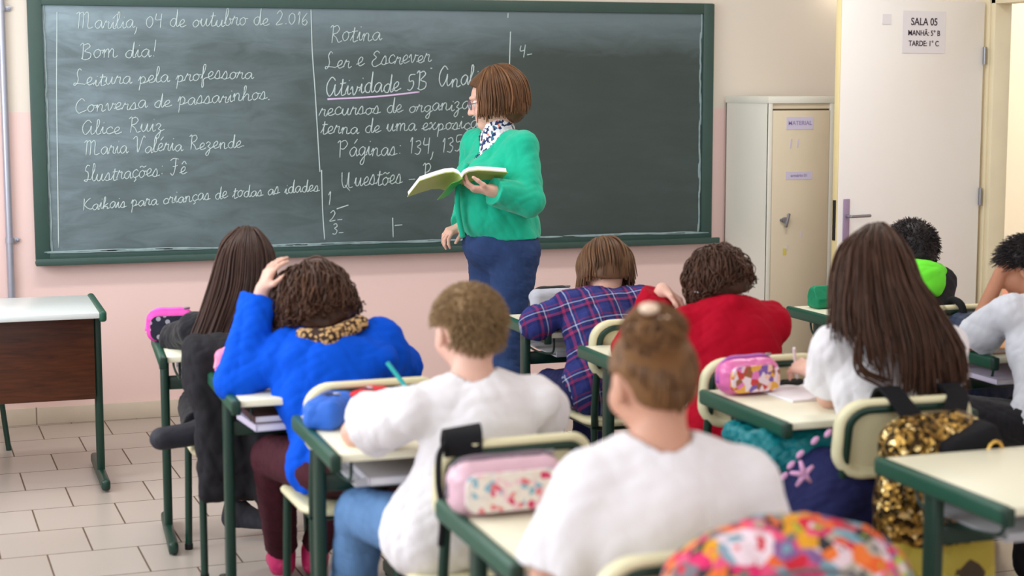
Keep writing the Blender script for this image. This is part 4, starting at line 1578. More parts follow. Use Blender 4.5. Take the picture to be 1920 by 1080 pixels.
BLUEC = mat('royal_blue_fleece', (6, 80, 206), 0.85, 0.12, var=0.08, vscale=20)
REDC = mat('crimson_cloth', (168, 5, 36), 0.8, 0.12, var=0.08, vscale=20)
MAROON = mat('maroon_cloth', (66, 26, 36), 0.85, 0.2, var=0.15, vscale=20)
MINT = mat('mint_knit', (22, 174, 140), 0.85, 0.2, var=0.06, vscale=20, bump=0.12, bscale=260, sheen=0.2)
NEON = mat('neon_green_cloth', (110, 232, 60), 0.8, 0.2, var=0.05)
PINKSH = mat('magenta_glitter', (196, 44, 104), 0.4, 0.5, 0.2, var=0.35, vscale=260)
SHOEB = mat('black_shoe', (28, 28, 32), 0.5, 0.4)
SHOEG = mat('grey_shoe', (110, 112, 120), 0.7, 0.3)
NAVY = mat('navy_cloth', (34, 38, 84), 0.8, 0.2, var=0.12, vscale=18)
PINKP = mat('pink_print', (216, 164, 206), 0.7, 0.2)

HB_DARK = hair_mat('dark_brown_hair', (30, 19, 16), (74, 50, 42))
HB_CURL = hair_mat('curly_brown_hair', (38, 24, 18), (92, 62, 46))
HB_MID = hair_mat('mid_brown_hair', (54, 36, 24), (122, 88, 62))
HB_BLOND = hair_mat('dark_blond_hair', (104, 80, 54), (164, 134, 96))
HB_BUN = hair_mat('warm_brown_hair', (46, 30, 22), (132, 94, 58))
HB_LONG = hair_mat('long_brown_hair', (38, 25, 19), (88, 60, 46))
HB_TEACH = hair_mat('auburn_hair', (58, 38, 25), (128, 90, 60))
HB_BLACK = hair_mat('black_hair', (16, 13, 15), (48, 40, 42))


def plaid_mat():
    m = mat('plaid_flannel', (0.5, 0.5, 0.5), 0.85, 0.2)
    N, L, b = nodes_of(m)
    tc = N.new('ShaderNodeTexCoord')
    mp = N.new('ShaderNodeMapping')
    mp.inputs['Rotation'].default_value = (0.5, 0.15, 0.12)
    L.new(tc.outputs['Object'], mp.inputs[0])
    sx = N.new('ShaderNodeSeparateXYZ')
    L.new(mp.outputs[0], sx.inputs[0])
    base = (44, 52, 112)
    out = None
    for ax, f in (('X', 11.0), ('Z', 11.0)):
        fr = math_node(N, L, 'FRACT', math_node(N, L, 'ADD', math_node(N, L, 'MULTIPLY', sx.outputs[ax], f), 20.3))
        r = ramp(N, [(0.0, (46, 54, 118)), (0.40, (28, 34, 84)), (0.52, (150, 48, 92)), (0.64, (32, 38, 90)), (0.80, (176, 188, 214)), (0.85, (46, 54, 118)), (0.93, (128, 44, 88))], 'CONSTANT')
        L.new(fr, r.inputs[0])
        out = r.outputs[0] if out is None else mixc(N, L, 0.5, out, r.outputs[0])
    L.new(out, b.inputs['Base Color'])
    return m


PLAID = plaid_mat()
LEOPARD = cell_mat('leopard_fur', [(0.0, (52, 34, 26)), (0.6, (66, 42, 30)), (0.85, (190, 150, 100))], 70, 0.9, ring=(0.46, (196, 158, 108)))
BLOUSE = cell_mat('printed_blouse', [(0.0, (232, 232, 236)), (0.35, (40, 52, 96)), (0.6, (216, 214, 220)), (0.75, (226, 130, 110)), (0.85, (60, 110, 140))], 85, 0.8)


def seated(p, kn=0.36, spread=0.10, fwd_=(0, 1), foot=0.10, z=0.47):
    """knees, ankles and toes of someone sitting at a desk"""
    x, y = p[0], p[1]
    f = unit((fwd_[0], fwd_[1], 0))
    r = np.array([f[1], -f[0], 0])
    d = {}
    for k, s_ in (('L', -1), ('R', 1)):
        kk = np.array([x, y, 0]) + f * kn + r * spread * s_
        d['kn' + k] = (kk[0], kk[1], z)
        a = kk + f * foot
        d['an' + k] = (a[0], a[1], 0.085)
        t = a + f * 0.13 + r * 0.02 * s_
        d['to' + k] = (t[0], t[1], 0.035)
    return d


FLAT = (0.1, 0.1, -1)

# --- the girl in black with long straight hair (front of the left column)
sp = dict(pelvis=(0.97, 5.62, 0.53), chest=(0.94, 5.71, 0.71), neck=(0.937, 5.780, 0.852), head=(0.967, 5.830, 1.028), hrot=(-6, 14, 4), hs=1.03,
          shL=(0.773, 5.800, 0.793), shR=(1.10, 5.76, 0.82), elL=(0.735, 5.98, 0.738), wrL=(0.90, 6.06, 0.738), elR=(1.17, 5.96, 0.738), wrR=(1.03, 6.06, 0.738),
          handL=((0.9, 0.4, 0), (0.05, 0.05, -1)), handR=((-0.9, 0.4, 0), (0.05, 0.05, -1)),
          knL=(0.80, 5.93, 0.50), anL=(0.765, 5.60, 0.478), toL=(0.632, 5.545, 0.472), knR=(1.0, 5.97, 0.47), anR=(0.93, 5.95, 0.115), toR=(1.055, 5.885, 0.045))
sp['soleL'] = (0.37, -0.92, -0.08)
P = Person('girl in black with very long straight dark brown hair, leaning on the front left desk', sp, SK1)
P.body()
P.shirt(BLACKC, 'black long-sleeved sweater', 1.95, 0.018, 0.012, hem=-0.06, name='sweater')
P.trousers(BLACKC, 'black trousers', 0.014, 1.9, 0.016)
P.shoes(mat('black_sock', (44, 44, 52), 0.7, 0.3, var=0.3, vscale=40), 'black sock or soft shoe')
cap = Field(P.H - 0.2, P.H + 0.2, 0.005)
P.hair_cap(cap, 0.009)
G = [[(0.952, 5.840, 1.131), (0.876, 5.760, 1.072), (0.830, 5.700, 0.966), (0.781, 5.640, 0.848), (0.743, 5.610, 0.763), (0.726, 5.600, 0.694)],
     [(0.960, 5.820, 1.134), (0.911, 5.730, 1.069), (0.883, 5.660, 0.950), (0.836, 5.600, 0.851), (0.790, 5.570, 0.749), (0.755, 5.560, 0.677)],
     [(0.975, 5.820, 1.134), (0.964, 5.720, 1.069), (0.943, 5.650, 0.949), (0.894, 5.590, 0.831), (0.832, 5.560, 0.730), (0.789, 5.550, 0.673)],
     [(0.986, 5.820, 1.131), (1.012, 5.740, 1.069), (1.003, 5.680, 0.943), (0.956, 5.610, 0.844), (0.896, 5.570, 0.743), (0.847, 5.560, 0.664)],
     [(1.001, 5.840, 1.128), (1.052, 5.800, 1.051), (1.045, 5.750, 0.933), (1.012, 5.680, 0.860), (0.959, 5.620, 0.769), (0.902, 5.590, 0.686)]]
G = [[tuple(P.hp(-0.03 + 0.015 * i, 0.055, 0.082))] + g_ for i, g_ in enumerate(G)]
P.hair_object(HB_DARK, locks(G, 850, 0.0038, 0.0018, 0.009, pts=18, seed=11, start=(0, 0.12), end=(0.82, 1.0)) + locks(P.guides((-140, -110, -80, -60), 0.06), 120, 0.004, 0.0015, 0.005, seed=12), cap, 'long straight dark brown hair')

# --- the curly-haired child in the blue hoodie
sp = dict(pelvis=(1.08, 4.79, 0.53), chest=(1.052, 4.930, 0.721), neck=(1.058, 5.010, 0.844), head=(1.046, 5.070, 0.953), hrot=(6, 26, 10), bs=1.06, bw=1.08,
          shL=(0.924, 4.990, 0.810), shR=(1.261, 4.990, 0.809), elL=(0.800, 5.02, 0.742), wrL=(0.890, 5.080, 1.008), elR=(1.34, 5.15, 0.738), wrR=(1.16, 5.28, 0.738),
          handL=((0.35, -0.02, 0.93), (0.9, 0.25, -0.25), 0.84, dict(curl=(0.35, 0.35, 0.2), fan=0.12)), handR=((-0.85, 0.5, 0), FLAT),
          knL=(0.925, 5.13, 0.475), anL=(0.99, 5.38, 0.10), toL=(1.0, 5.51, 0.04), knR=(1.20, 5.15, 0.475), anR=(1.10, 5.37, 0.10), toR=(1.135, 5.50, 0.04))
P = Person('child in a royal blue hoodie with curly brown hair, resting head on left hand', sp, SK1)
P.body()


def hood(fd):
    fd.ell((1.093, 4.900, 0.821), (0.165, 0.060, 0.070), head_rot(0, 30, -4), 0.05)
    fd.ell((1.089, 4.885, 0.772), (0.10, 0.050, 0.075), head_rot(0, 20, 0), 0.05)
    fd.ell((1.230, 4.970, 0.870), (0.065, 0.055, 0.055), None, 0.04)
    fd.ell((0.969, 4.990, 0.860), (0.05, 0.045, 0.05), None, 0.04)


hs_ = P.shirt(BLUEC, 'royal blue hoodie', 1.93, 0.026, 0.016, hem=-0.088, name='hoodie', extra=hood, wr=[(0.010, 12, 3, (1, 1, 0.7)), (0.004, 34, 5)])
fd = Field(np.array((1.089, 4.950, 0.893)) - 0.2, np.array((1.089, 4.950, 0.893)) + 0.2, 0.004)
fd.cap((0.980, 4.930, 0.891), (1.052, 4.885, 0.881), 0.018, 0.026, 0.02)
fd.cap((1.052, 4.885, 0.881), (1.161, 4.930, 0.915), 0.028, 0.024, 0.02)
P.part('hood_lining', fd, LEOPARD, [(0.002, 160, 2)], 'leopard print fur lining of the hood')
P.trousers(MAROON, 'maroon leggings', 0.014, 1.95, 0.004, name='leggings', extra=lambda fd: fd.ell((1.11, 4.74, 0.505), (0.185, 0.14, 0.075), None, 0.04))
P.shoes(PINKSH, 'glittery pink shoe')
cap = Field(P.H - 0.22, P.H + 0.22, 0.005)
P.hair_cap(cap, 0.036, (0.075, 0.055), (-0.085, -0.085))
gd = P.guides((-125, -95, -65, -35, 0, 35, 65, 95, 125), 0.018, 0.044, pol=(0.0, 1.85), flare=0.016)
P.hair_object(HB_CURL, locks(gd, 950, 0.0034, 0.0016, 0.012, curl=(0.008, 2.6), pts=22, seed=21, start=(0.0, 0.6), end=(0.6, 1.0), sides=4), cap, 'bushy curly brown hair', wrinkle=[(0.004, 70, 4), (0.003, 160, 6)])

# --- the blond boy in the white t-shirt
sp = dict(pelvis=(1.165, 3.99, 0.53), chest=(1.237, 3.980, 0.768), neck=(1.229, 4.000, 0.906), head=(1.237, 4.050, 1.028), hrot=(4, 8, 0), hs=1.07, bs=1.05, bw=1.06, prt=(1, 0, 0),
          shL=(1.056, 4.000, 0.821), shR=(1.403, 4.000, 0.827), elL=(0.962, 4.16, 0.742), wrL=(1.13, 4.34, 0.738), elR=(1.46, 4.18, 0.742), wrR=(1.33, 4.36, 0.738),
          handL=((0.85, 0.5, 0), FLAT), handR=((-0.75, 0.6, 0), FLAT),
          knL=(1.015, 4.33, 0.485), anL=(1.0, 4.46, 0.10), toL=(1.0, 4.59, 0.04), knR=(1.25, 4.36, 0.47), anR=(1.22, 4.46, 0.09), toR=(1.24, 4.59, 0.035))
P = Person('boy with short dark blond hair in a loose white t-shirt and light jeans', sp, SK1)
P.body()


def blond_extra(fd):
    fd.ell((1.10, 3.99, 0.49), (0.105, 0.10, 0.095), None, 0.05)


P.shirt(TEE, 'loose white t-shirt', 0.66, 0.014, 0.046, hem=-0.13, extra=blond_extra, wr=[(0.010, 11, 3, (1, 1, 0.6)), (0.004, 30, 5)], neck_r=0.056)
P.trousers(DENIML, 'light blue jeans', 0.014, 1.95, 0.012, name='jeans')
P.shoes(SHOEG)
cap = Field(P.H - 0.2, P.H + 0.2, 0.004)
P.hair_cap(cap, 0.006, (0.078, 0.045), (-0.085, -0.078), True)
keep = lambda p: (p[1] * 0.62 - p[2] * 0.78) < 0.012 and not (abs(p[0]) > 0.066 and p[2] < 0.0)
P.hair_object(HB_BLOND, fuzz(P, 3600, (0.083, 0.100, 0.092), 0.016, 0.0016, 31, keep, lean=(0.1, 0.25, -0.35)), cap, 'short dark blond hair', wrinkle=[(0.0015, 90, 4)])

# --- the girl with the hair bun in the foreground
sp = dict(pelvis=(1.27, 2.93, 0.53), chest=(1.268, 2.90, 0.79), neck=(1.270, 2.910, 0.958), head=(1.271, 2.950, 1.076), hrot=(3, 10, 2), hs=1.02, bs=1.16, bw=1.14,
          shL=(1.123, 2.920, 0.870), shR=(1.455, 2.920, 0.855), elL=(1.050, 2.925, 0.69), wrL=(1.15, 3.13, 0.745), elR=(1.505, 2.925, 0.69), wrR=(1.41, 3.13, 0.745),
          handL=((0.8, 0.6, 0), FLAT), handR=((-0.8, 0.6, 0), FLAT), **seated((1.27, 2.93), 0.37, 0.11))
P = Person('girl in a white t-shirt with brown hair tied up in a high bun', sp, SK2)
P.body()
P.shirt(TEE, 'white t-shirt', 0.88, 0.020, 0.026, hem=-0.06, wr=[(0.009, 9, 3, (1, 1, 0.7)), (0.003, 26, 5)], neck_r=0.054)
P.trousers(NAVY, 'dark trousers', 0.014, 1.95, 0.01)
P.shoes(SHOEG)
cap = Field(P.H - 0.2, P.H + 0.2, 0.004)
P.hair_cap(cap, 0.006, (0.080, 0.045), (-0.085, -0.080), True)
bun = np.array((1.244, 2.885, 1.173))
cap.ell(bun, (0.061, 0.056, 0.046), None, 0.05)
G = []
for a in range(-150, 151, 25):
    r = math.radians(a)
    pts = []
    zl = -0.078 + 0.115 * (abs(a) / 150) ** 0.9
    s0 = np.array([0.070 * math.sin(r), -0.094 * math.cos(r), zl])
    pts.append(P.hp(*s0))
    for k in (0.35, 0.7):
        v = s0 * (1 - k) + np.array([0, -0.035, 0.09]) * k
        v = v / np.sqrt(((v / np.array([0.083, 0.100, 0.092])) ** 2).sum())
        pts.append(P.hp(*v))
    pts.append(bun + np.array([0.035 * math.sin(r), -0.02 * math.cos(r), -0.03]))
    pts.append(bun + np.array([0.02 * math.sin(r), -0.02 * math.cos(r), 0.0]))
    G.append(pts)
bl = []
rr_ = np.random.default_rng(5)
for i in range(90):
    ax_ = unit(rr_.normal(size=3))
    u_ = unit(np.cross(ax_, (0.3, 0.2, 0.9)))
    w_ = np.cross(ax_, u_)
    t0 = rr_.uniform(0, 6.28)
    bl.append([bun + (u_ * math.cos(t0 + k * 0.5) * 0.058 + w_ * math.sin(t0 + k * 0.5) * 0.052) * np.array([1, 1, 0.86]) for k in range(7)])
bl_l = merge([x for j, g_ in enumerate(bl) for x in locks([g_], 3, 0.004, 0.0016, 0.004, curl=(0.003, 1), pts=12, seed=100 + j)])
P.hair_object(HB_BUN, locks(G, 420, 0.0034, 0.0022, 0.003, pts=14, seed=41, start=(0, 0.08)) + bl_l + locks(P.guides((-30, -10, 10, 30), 0.02, 0.002, pol=(1.7, 2.05)), 30, 0.0012, 0.0006, 0.006, seed=43), cap, 'brown hair pulled up into a bun')
mb = MB().tube([tuple(bun + np.array([0.034 * math.cos(a), 0.032 * math.sin(a) - 0.008, 0.026]) - P.org) for a in np.linspace(0, 6.1, 16)], 0.006, 8, closed=True)
mb.ball(tuple(np.array((1.219, 2.850, 1.219)) - P.org), (0.020, 0.014, 0.012), 0, 12)
mb.build('hair_tie', mat('cream_hair_tie', (238, 214, 190), 0.7), P.root, smooth='all')['label'] = 'cream hair tie'

# --- the child in the plaid shirt bent over the desk
sp = dict(pelvis=(2.26, 5.71, 0.53), chest=(2.275, 5.80, 0.735), neck=(2.335, 5.92, 0.842), head=(2.372, 5.985, 0.930), hrot=(-4, 34, 0), hs=1.02,
          shL=(2.172, 5.86, 0.808), shR=(2.49, 5.87, 0.812), elL=(2.055, 5.87, 0.748), wrL=(2.22, 6.06, 0.738), elR=(2.575, 6.0, 0.738), wrR=(2.43, 6.13, 0.738),
          handL=((0.9, 0.4, 0), FLAT), handR=((-0.9, 0.4, 0), FLAT), **seated((2.26, 5.71), 0.34, 0.09))
P = Person('child in a navy and red plaid shirt with a brown bob, bent over the desk', sp, SK1)
P.body()
P.shirt(PLAID, 'navy and red plaid flannel shirt', 1.92, 0.020, 0.018, hem=-0.13, name='shirt', wr=[(0.005, 22, 3), (0.0025, 50, 5)])
P.trousers(NAVY, 'dark blue jeans', 0.013, 1.95, 0.012, name='jeans')
P.shoes(SHOEB)
cap = Field(P.H - 0.2, P.H + 0.2, 0.005)
P.hair_cap(cap, 0.014, (0.078, 0.05), (-0.085, -0.09))
gd = P.guides((-130, -100, -70, -35, 0, 35, 70, 100, 130), 0.070, 0.024, pol=(0.1, 1.75), flare=0.006)
P.hair_object(HB_MID, locks(gd, 520, 0.0045, 0.002, 0.006, pts=16, seed=51, start=(0, 0.25), end=(0.8, 1.0)), cap, 'brown bobbed hair')

# --- the child in the red jacket
sp = dict(pelvis=(2.375, 4.83, 0.53), chest=(2.393, 4.910, 0.792), neck=(2.409, 4.980, 0.911), head=(2.403, 5.050, 0.983), hrot=(6, 28, 12), bs=1.06, bw=1.08,
          shL=(2.222, 4.970, 0.840), shR=(2.564, 4.960, 0.846), elL=(2.165, 5.20, 0.742), wrL=(2.237, 5.120, 0.953), elR=(2.60, 5.12, 0.738), wrR=(2.45, 5.27, 0.738),
          handL=((0.62, -0.3, -0.45), (-0.3, -0.1, -0.9), 0.9, dict(curl=(0.5, 0.4, 0.3), fan=0.08)), handR=((-0.9, 0.4, 0), FLAT), **seated((2.375, 4.83), 0.36, 0.10))
P = Person('child in a crimson red jacket with curly dark hair, left hand raised to the cheek', sp, SK1)
P.body()


def red_collar(fd):
    fd.cap((2.292, 4.930, 0.891), (2.386, 4.900, 0.925), 0.026, 0.030, 0.02)
    fd.cap((2.386, 4.900, 0.925), (2.478, 4.930, 0.909), 0.030, 0.026, 0.02)


P.shirt(REDC, 'crimson red jacket', 1.93, 0.026, 0.018, hem=-0.10, name='jacket', extra=red_collar, wr=[(0.008, 12, 3), (0.003, 36, 5)])
P.trousers(mat('dark_red_cloth', (96, 12, 30), 0.85, 0.2), 'dark red trousers', 0.014, 1.95, 0.012)
P.shoes(SHOEB)
cap = Field(P.H - 0.2, P.H + 0.2, 0.005)
P.hair_cap(cap, 0.022, (0.075, 0.055), (-0.085, -0.08))
gd = P.guides((-125, -95, -65, -35, 0, 35, 65, 95, 125), 0.02, 0.026, pol=(0.0, 1.85), flare=0.012)
P.hair_object(HB_CURL, locks(gd, 850, 0.0032, 0.0015, 0.010, curl=(0.007, 2.4), pts=22, seed=61, start=(0.0, 0.55), end=(0.6, 1.0), sides=4), cap, 'curly dark brown hair', wrinkle=[(0.004, 70, 4), (0.002, 160, 6)])
mb = MB().tube(smooth_path([tuple(P.hp(-0.108 + 0.004 * k * k, -0.01 + 0.014 * k, -0.012 + 0.012 * k) - P.org) for k in range(-2, 3)], 4), 0.0035, 8)
mb.build('hair_clip', mat('silver_clip', (206, 208, 214), 0.3, 0.5, 0.6), P.root, smooth='all')['label'] = 'small silver hair clip'

# --- the long-haired girl in the white t-shirt
sp = dict(pelvis=(2.44, 4.05, 0.53), chest=(2.458, 4.06, 0.79), neck=(2.476, 4.100, 0.966), head=(2.458, 4.150, 1.103), hrot=(8, 10, 4), hs=1.05, bs=1.08, bw=1.05,
          shL=(2.320, 4.120, 0.904), shR=(2.666, 4.090, 0.891), elL=(2.370, 4.220, 0.744), wrL=(2.419, 4.420, 0.784), elR=(2.78, 4.30, 0.745), wrR=(2.64, 4.44, 0.738),
          handL=((-0.25, 0.85, 0.10), (0.5, 0.2, -0.85), 0.86, dict(curl=(0.6, 0.6, 0.4))), handR=((-0.8, 0.5, 0), FLAT), **seated((2.44, 4.05), 0.37, 0.11))
P = Person('girl in a white t-shirt with very long loose brown hair, writing at the right desk', sp, SK1)
P.body()
P.shirt(TEE, 'white t-shirt', 0.72, 0.018, 0.030, hem=-0.06, wr=[(0.009, 12, 3), (0.004, 32, 5)])


def skirt(fd):
    fd.ell((2.43, 4.03, 0.50), (0.19, 0.16, 0.12), None, 0.06)
    fd.ell((2.26, 4.04, 0.53), (0.10, 0.15, 0.11), head_rot(0, 0, -35), 0.06)
    fd.ell((2.20, 4.02, 0.43), (0.085, 0.14, 0.12), head_rot(0, 0, -25), 0.06)
    fd.ell((2.36, 3.99, 0.38), (0.15, 0.09, 0.12), None, 0.06)


lo, hi = np.array([2.02, 3.72, 0.2]), np.array([2.78, 4.6, 0.75])
fd = Field(lo, hi, 0.006)
skirt(fd)
g_ = P.part('tied_sweater', fd, NAVY, [(0.008, 18, 4), (0.003, 50, 6)], 'navy sweater with pink print tied round the waist')
for px in ((2.059, 3.900, 0.603), (2.084, 3.910, 0.629), (2.116, 3.920, 0.654), (2.165, 3.930, 0.686), (2.210, 3.940, 0.701)):
    MB().ball(tuple(np.array(px) - P.org), (0.015, 0.006, 0.008), rot=(0, -0.75, 0), seg=10).build('printed_dot', PINKP, g_, smooth='all')
mb = MB()
c0 = np.array((2.105, 3.875, 0.610)) - P.org
for a in range(5):
    t = 0.5 + a * 1.2566
    mb.tube([tuple(c0), tuple(c0 + np.array([math.cos(t) * 0.036, 0.012, math.sin(t) * 0.036]))], [0.009, 0.005], 8)
mb.build('printed_star', PINKP, g_, smooth='all')
P.trousers(NAVY, 'navy trousers', 0.012, 1.95, 0.012)
P.shoes(SHOEB)
cap = Field(P.H - 0.2, P.H + 0.22, 0.005)
P.hair_cap(cap, 0.009, (0.078, 0.05), (-0.085, -0.08))
G = [[(2.444, 4.150, 1.230), (2.365, 4.140, 1.182), (2.322, 4.120, 1.099), (2.297, 4.080, 1.015), (2.276, 4.050, 0.976), (2.266, 4.030, 0.947)],
     [(2.439, 4.130, 1.233), (2.346, 4.060, 1.193), (2.308, 4.020, 1.110), (2.287, 3.990, 1.027), (2.277, 3.965, 0.970), (2.285, 3.960, 0.930)],
     [(2.446, 4.130, 1.233), (2.367, 4.040, 1.194), (2.341, 3.990, 1.098), (2.336, 3.960, 1.000), (2.346, 3.940, 0.915), (2.375, 3.940, 0.823)],
     [(2.452, 4.130, 1.233), (2.401, 4.030, 1.194), (2.394, 3.980, 1.097), (2.409, 3.950, 0.998), (2.422, 3.930, 0.912), (2.426, 3.930, 0.788)],
     [(2.459, 4.130, 1.233), (2.444, 4.040, 1.192), (2.450, 3.980, 1.095), (2.485, 3.950, 0.994), (2.502, 3.930, 0.908), (2.516, 3.930, 0.782)],
     [(2.466, 4.130, 1.231), (2.500, 4.070, 1.173), (2.516, 4.020, 1.080), (2.548, 3.970, 0.989), (2.572, 3.940, 0.903), (2.589, 3.940, 0.791)],
     [(2.485, 4.150, 1.228), (2.551, 4.120, 1.151), (2.564, 4.080, 1.064), (2.594, 4.010, 0.982), (2.633, 3.970, 0.896), (2.654, 3.960, 0.784)]]
G = [[tuple(P.hp(-0.03 + 0.010 * i, 0.055, 0.082))] + g_ for i, g_ in enumerate(G)]
G2 = [G[3], G[4], G[5], G[6]]
st = locks(G, 800, 0.0036, 0.0015, 0.011, curl=(0.005, 0.9), pts=20, seed=71, start=(0, 0.2), end=(0.66, 0.98)) + locks(G2, 560, 0.0038, 0.0015, 0.013, curl=(0.005, 0.9), pts=20, seed=72, start=(0, 0.3), end=(0.78, 1.0))
st += locks([[(2.373, 3.990, 1.009), (2.302, 3.950, 0.945), (2.304, 3.945, 0.873), (2.364, 3.940, 0.838), (2.394, 3.940, 0.830)]], 26, 0.0022, 0.001, 0.013, pts=14, seed=73)
P.hair_object(HB_LONG, st, cap, 'very long loose brown hair')

# --- the boy with the neon hood near the door
sp = dict(pelvis=(3.60, 5.62, 0.53), chest=(3.565, 5.66, 0.775), neck=(3.589, 5.700, 0.898), head=(3.583, 5.760, 0.996), hrot=(4, 10, 2), hs=1.0,
          shL=(3.44, 5.70, 0.862), shR=(3.668, 5.68, 0.862), elL=(3.385, 5.90, 0.738), wrL=(3.52, 6.03, 0.738), elR=(3.70, 5.92, 0.738), wrR=(3.60, 6.05, 0.738),
          handL=((0.8, 0.5, 0), FLAT), handR=((-0.8, 0.5, 0), FLAT), **seated((3.60, 5.62), 0.36, 0.09))
P = Person('boy with short black hair in a dark grey jacket with a neon green hood', sp, SK2)
P.body()
P.shirt(CHARC, 'dark grey jacket', 1.93, 0.020, 0.014, hem=-0.06, name='jacket')
fd = Field(np.array((3.568, 5.620, 0.887)) - 0.2, np.array((3.568, 5.620, 0.887)) + 0.2, 0.005)
fd.ell((3.551, 5.600, 0.890), (0.085, 0.050, 0.062), head_rot(0, 20, 12), 0.03)
fd.cap((3.518, 5.640, 0.922), (3.640, 5.660, 0.905), 0.040, 0.036, 0.04)
fd.ell((3.569, 5.590, 0.853), (0.05, 0.04, 0.04), None, 0.03)
P.part('hood', fd, NEON, [(0.004, 30, 3)], 'neon green hood')
P.trousers(NAVY, None, 0.013, 1.95, 0.012)
P.shoes(SHOEB)
cap = Field(P.H - 0.2, P.H + 0.2, 0.004)
P.hair_cap(cap, 0.014, (0.078, 0.05), (-0.085, -0.06))
keep = lambda p: (p[1] * 0.62 - p[2] * 0.78) < 0.02 and not (abs(p[0]) > 0.066 and p[2] < -0.01)
P.hair_object(HB_BLACK, fuzz(P, 2200, (0.088, 0.104, 0.098), 0.026, 0.0022, 81, keep, lean=(0.1, 0.3, -0.2), jit=0.9), cap, 'short black hair', wrinkle=[(0.003, 80, 4)])

# --- the boy at the right edge leaning on his hand
sp = dict(pelvis=(3.43, 4.60, 0.53), chest=(3.46, 4.70, 0.745), neck=(3.505, 4.81, 0.905), head=(3.541, 4.930, 1.007), hrot=(38, 18, -6), hs=1.02, bs=1.04,
          shL=(3.345, 4.77, 0.872), shR=(3.65, 4.74, 0.872), elL=(3.335, 4.965, 0.748), wrL=(3.435, 4.950, 0.983), elR=(3.72, 4.98, 0.742), wrR=(3.60, 5.10, 0.738),
          handL=((0.62, 0.08, 0.75), (0.75, 0.05, -0.6), 0.86, dict(curl=(0.3, 0.3, 0.2), fan=0.1)), handR=((-0.8, 0.5, 0), FLAT),
          knL=(3.225, 4.96, 0.50), anL=(3.28, 5.10, 0.10), toL=(3.28, 5.23, 0.04), knR=(3.56, 4.98, 0.47), anR=(3.52, 5.10, 0.09), toR=(3.53, 5.23, 0.035))
P = Person('black-haired boy in a pale grey t-shirt leaning on his hand at the right edge', sp, SK3)
P.body()
P.shirt(TEEG, 'pale grey t-shirt', 0.80, 0.018, 0.030, hem=-0.10, wr=[(0.009, 12, 3), (0.004, 34, 5)])
P.trousers(BLACKC, 'black trousers', 0.016, 1.95, 0.012)
P.shoes(SHOEB)
cap = Field(P.H - 0.2, P.H + 0.2, 0.004)
P.hair_cap(cap, 0.014, (0.088, 0.045), (-0.085, -0.055))
keep = lambda p: (p[1] * 0.62 - p[2] * 0.78) < 0.022 and not (abs(p[0]) > 0.066 and p[2] < -0.01)
P.hair_object(HB_BLACK, fuzz(P, 2200, (0.088, 0.104, 0.098), 0.028, 0.0022, 91, keep, lean=(0.0, 0.5, -0.2), jit=0.9), cap, 'short black hair', wrinkle=[(0.003, 80, 4)])

# --- the teacher
f_ = unit((-0.93, -0.36, 0))
sp = dict(pelvis=(2.285, 6.96, 0.93), chest=(2.262, 6.945, 1.235), neck=(2.262, 6.955, 1.432), head=(2.242, 6.950, 1.585), hrot=(76, 12, 0), hs=1.14, bs=1.22, bw=1.06,
          shL=(2.318, 6.81, 1.372), shR=(2.205, 7.115, 1.372), elL=(2.318, 6.735, 1.145), wrL=(2.135, 6.685, 1.195), elR=(2.205, 7.17, 1.13), wrR=(2.116, 7.020, 1.019),
          handL=((-0.95, 0.12, 0.10), (-0.1, 0.25, 1.0), 1.0, dict(curl=(0.55, 0.5, 0.35))), handR=((-0.85, -0.2, -0.25), (0.3, 0.2, -0.9), 1.0, dict(curl=(0.7, 0.6, 0.4))),
          knL=(2.285, 6.90, 0.49), anL=(2.30, 6.89, 0.09), toL=(2.16, 6.85, 0.035), knR=(2.255, 7.06, 0.49), anR=(2.27, 7.06, 0.09), toR=(2.13, 7.03, 0.035),
          hipL=(2.305, 6.88, 0.90), hipR=(2.255, 7.05, 0.90))
P = Person('woman with an auburn bob and mint green cardigan, at the chalkboard with an open book', sp, SK1)
P.body()


def tum(fd, off=0.0):
    fd.ell((2.215, 6.925, 1.10), (0.145 + off, 0.15 + off, 0.16 + off), None, 0.06)
    fd.ell((2.185, 6.925, 1.235), (0.125 + off, 0.145 + off, 0.09 + off), None, 0.06)
    fd.ell((2.31, 6.97, 1.02), (0.13 + off, 0.16 + off, 0.13 + off), None, 0.06)
    fd.ell((2.31, 6.96, 1.27), (0.09 + off, 0.16 + off, 0.12 + off), None, 0.06)


vneck = np.array(P.neck) + f_ * 0.075 + np.array([0, 0, -0.055])


def blouse_extra(fd):
    tum(fd, -0.012)
    fd.cap(P.neck - P.up * 0.03, P.neck + P.up * 0.026 + f_ * 0.006, 0.080, 0.070, 0.02)


P.shirt(BLOUSE, 'blue and white printed blouse', 0.5, 0.006, 0.0, hem=0.02, name='blouse', extra=blouse_extra, neck_r=0.046, wr=[(0.002, 40, 3)],
        cuts=None)
lo, hi = P.bounds(['neck', 'pelvis', 'shL', 'shR', 'elL', 'elR', 'wrL', 'wrR'], 0.25)
fd = Field(lo, hi, 0.006)
P.torso(fd, 0.016)
tum(fd, 0.0)
for d in 'LR':
    P.arm(fd, d, 0.020, 1.92, True, 0.012)
fd.cap(P.neck - P.up * 0.024, P.hp(0, -0.015, -0.02), 0.086, 0.090, 0.008, 's')
for t in (0.0, 0.4, 0.8):
    q = P.neck + f_ * (0.05 + 0.06 * t) + np.array([0, 0, 0.0 - 0.13 * t])
    fd.cap(q, q + f_ * 0.12 + np.array([0, 0, 0.05]), 0.055 * (1 - t) + 0.008, 0.06 * (1 - t) + 0.01, 0.008, 's')
fd.cutplane((2.28, 6.95, 0.972), (0, 0, -1))
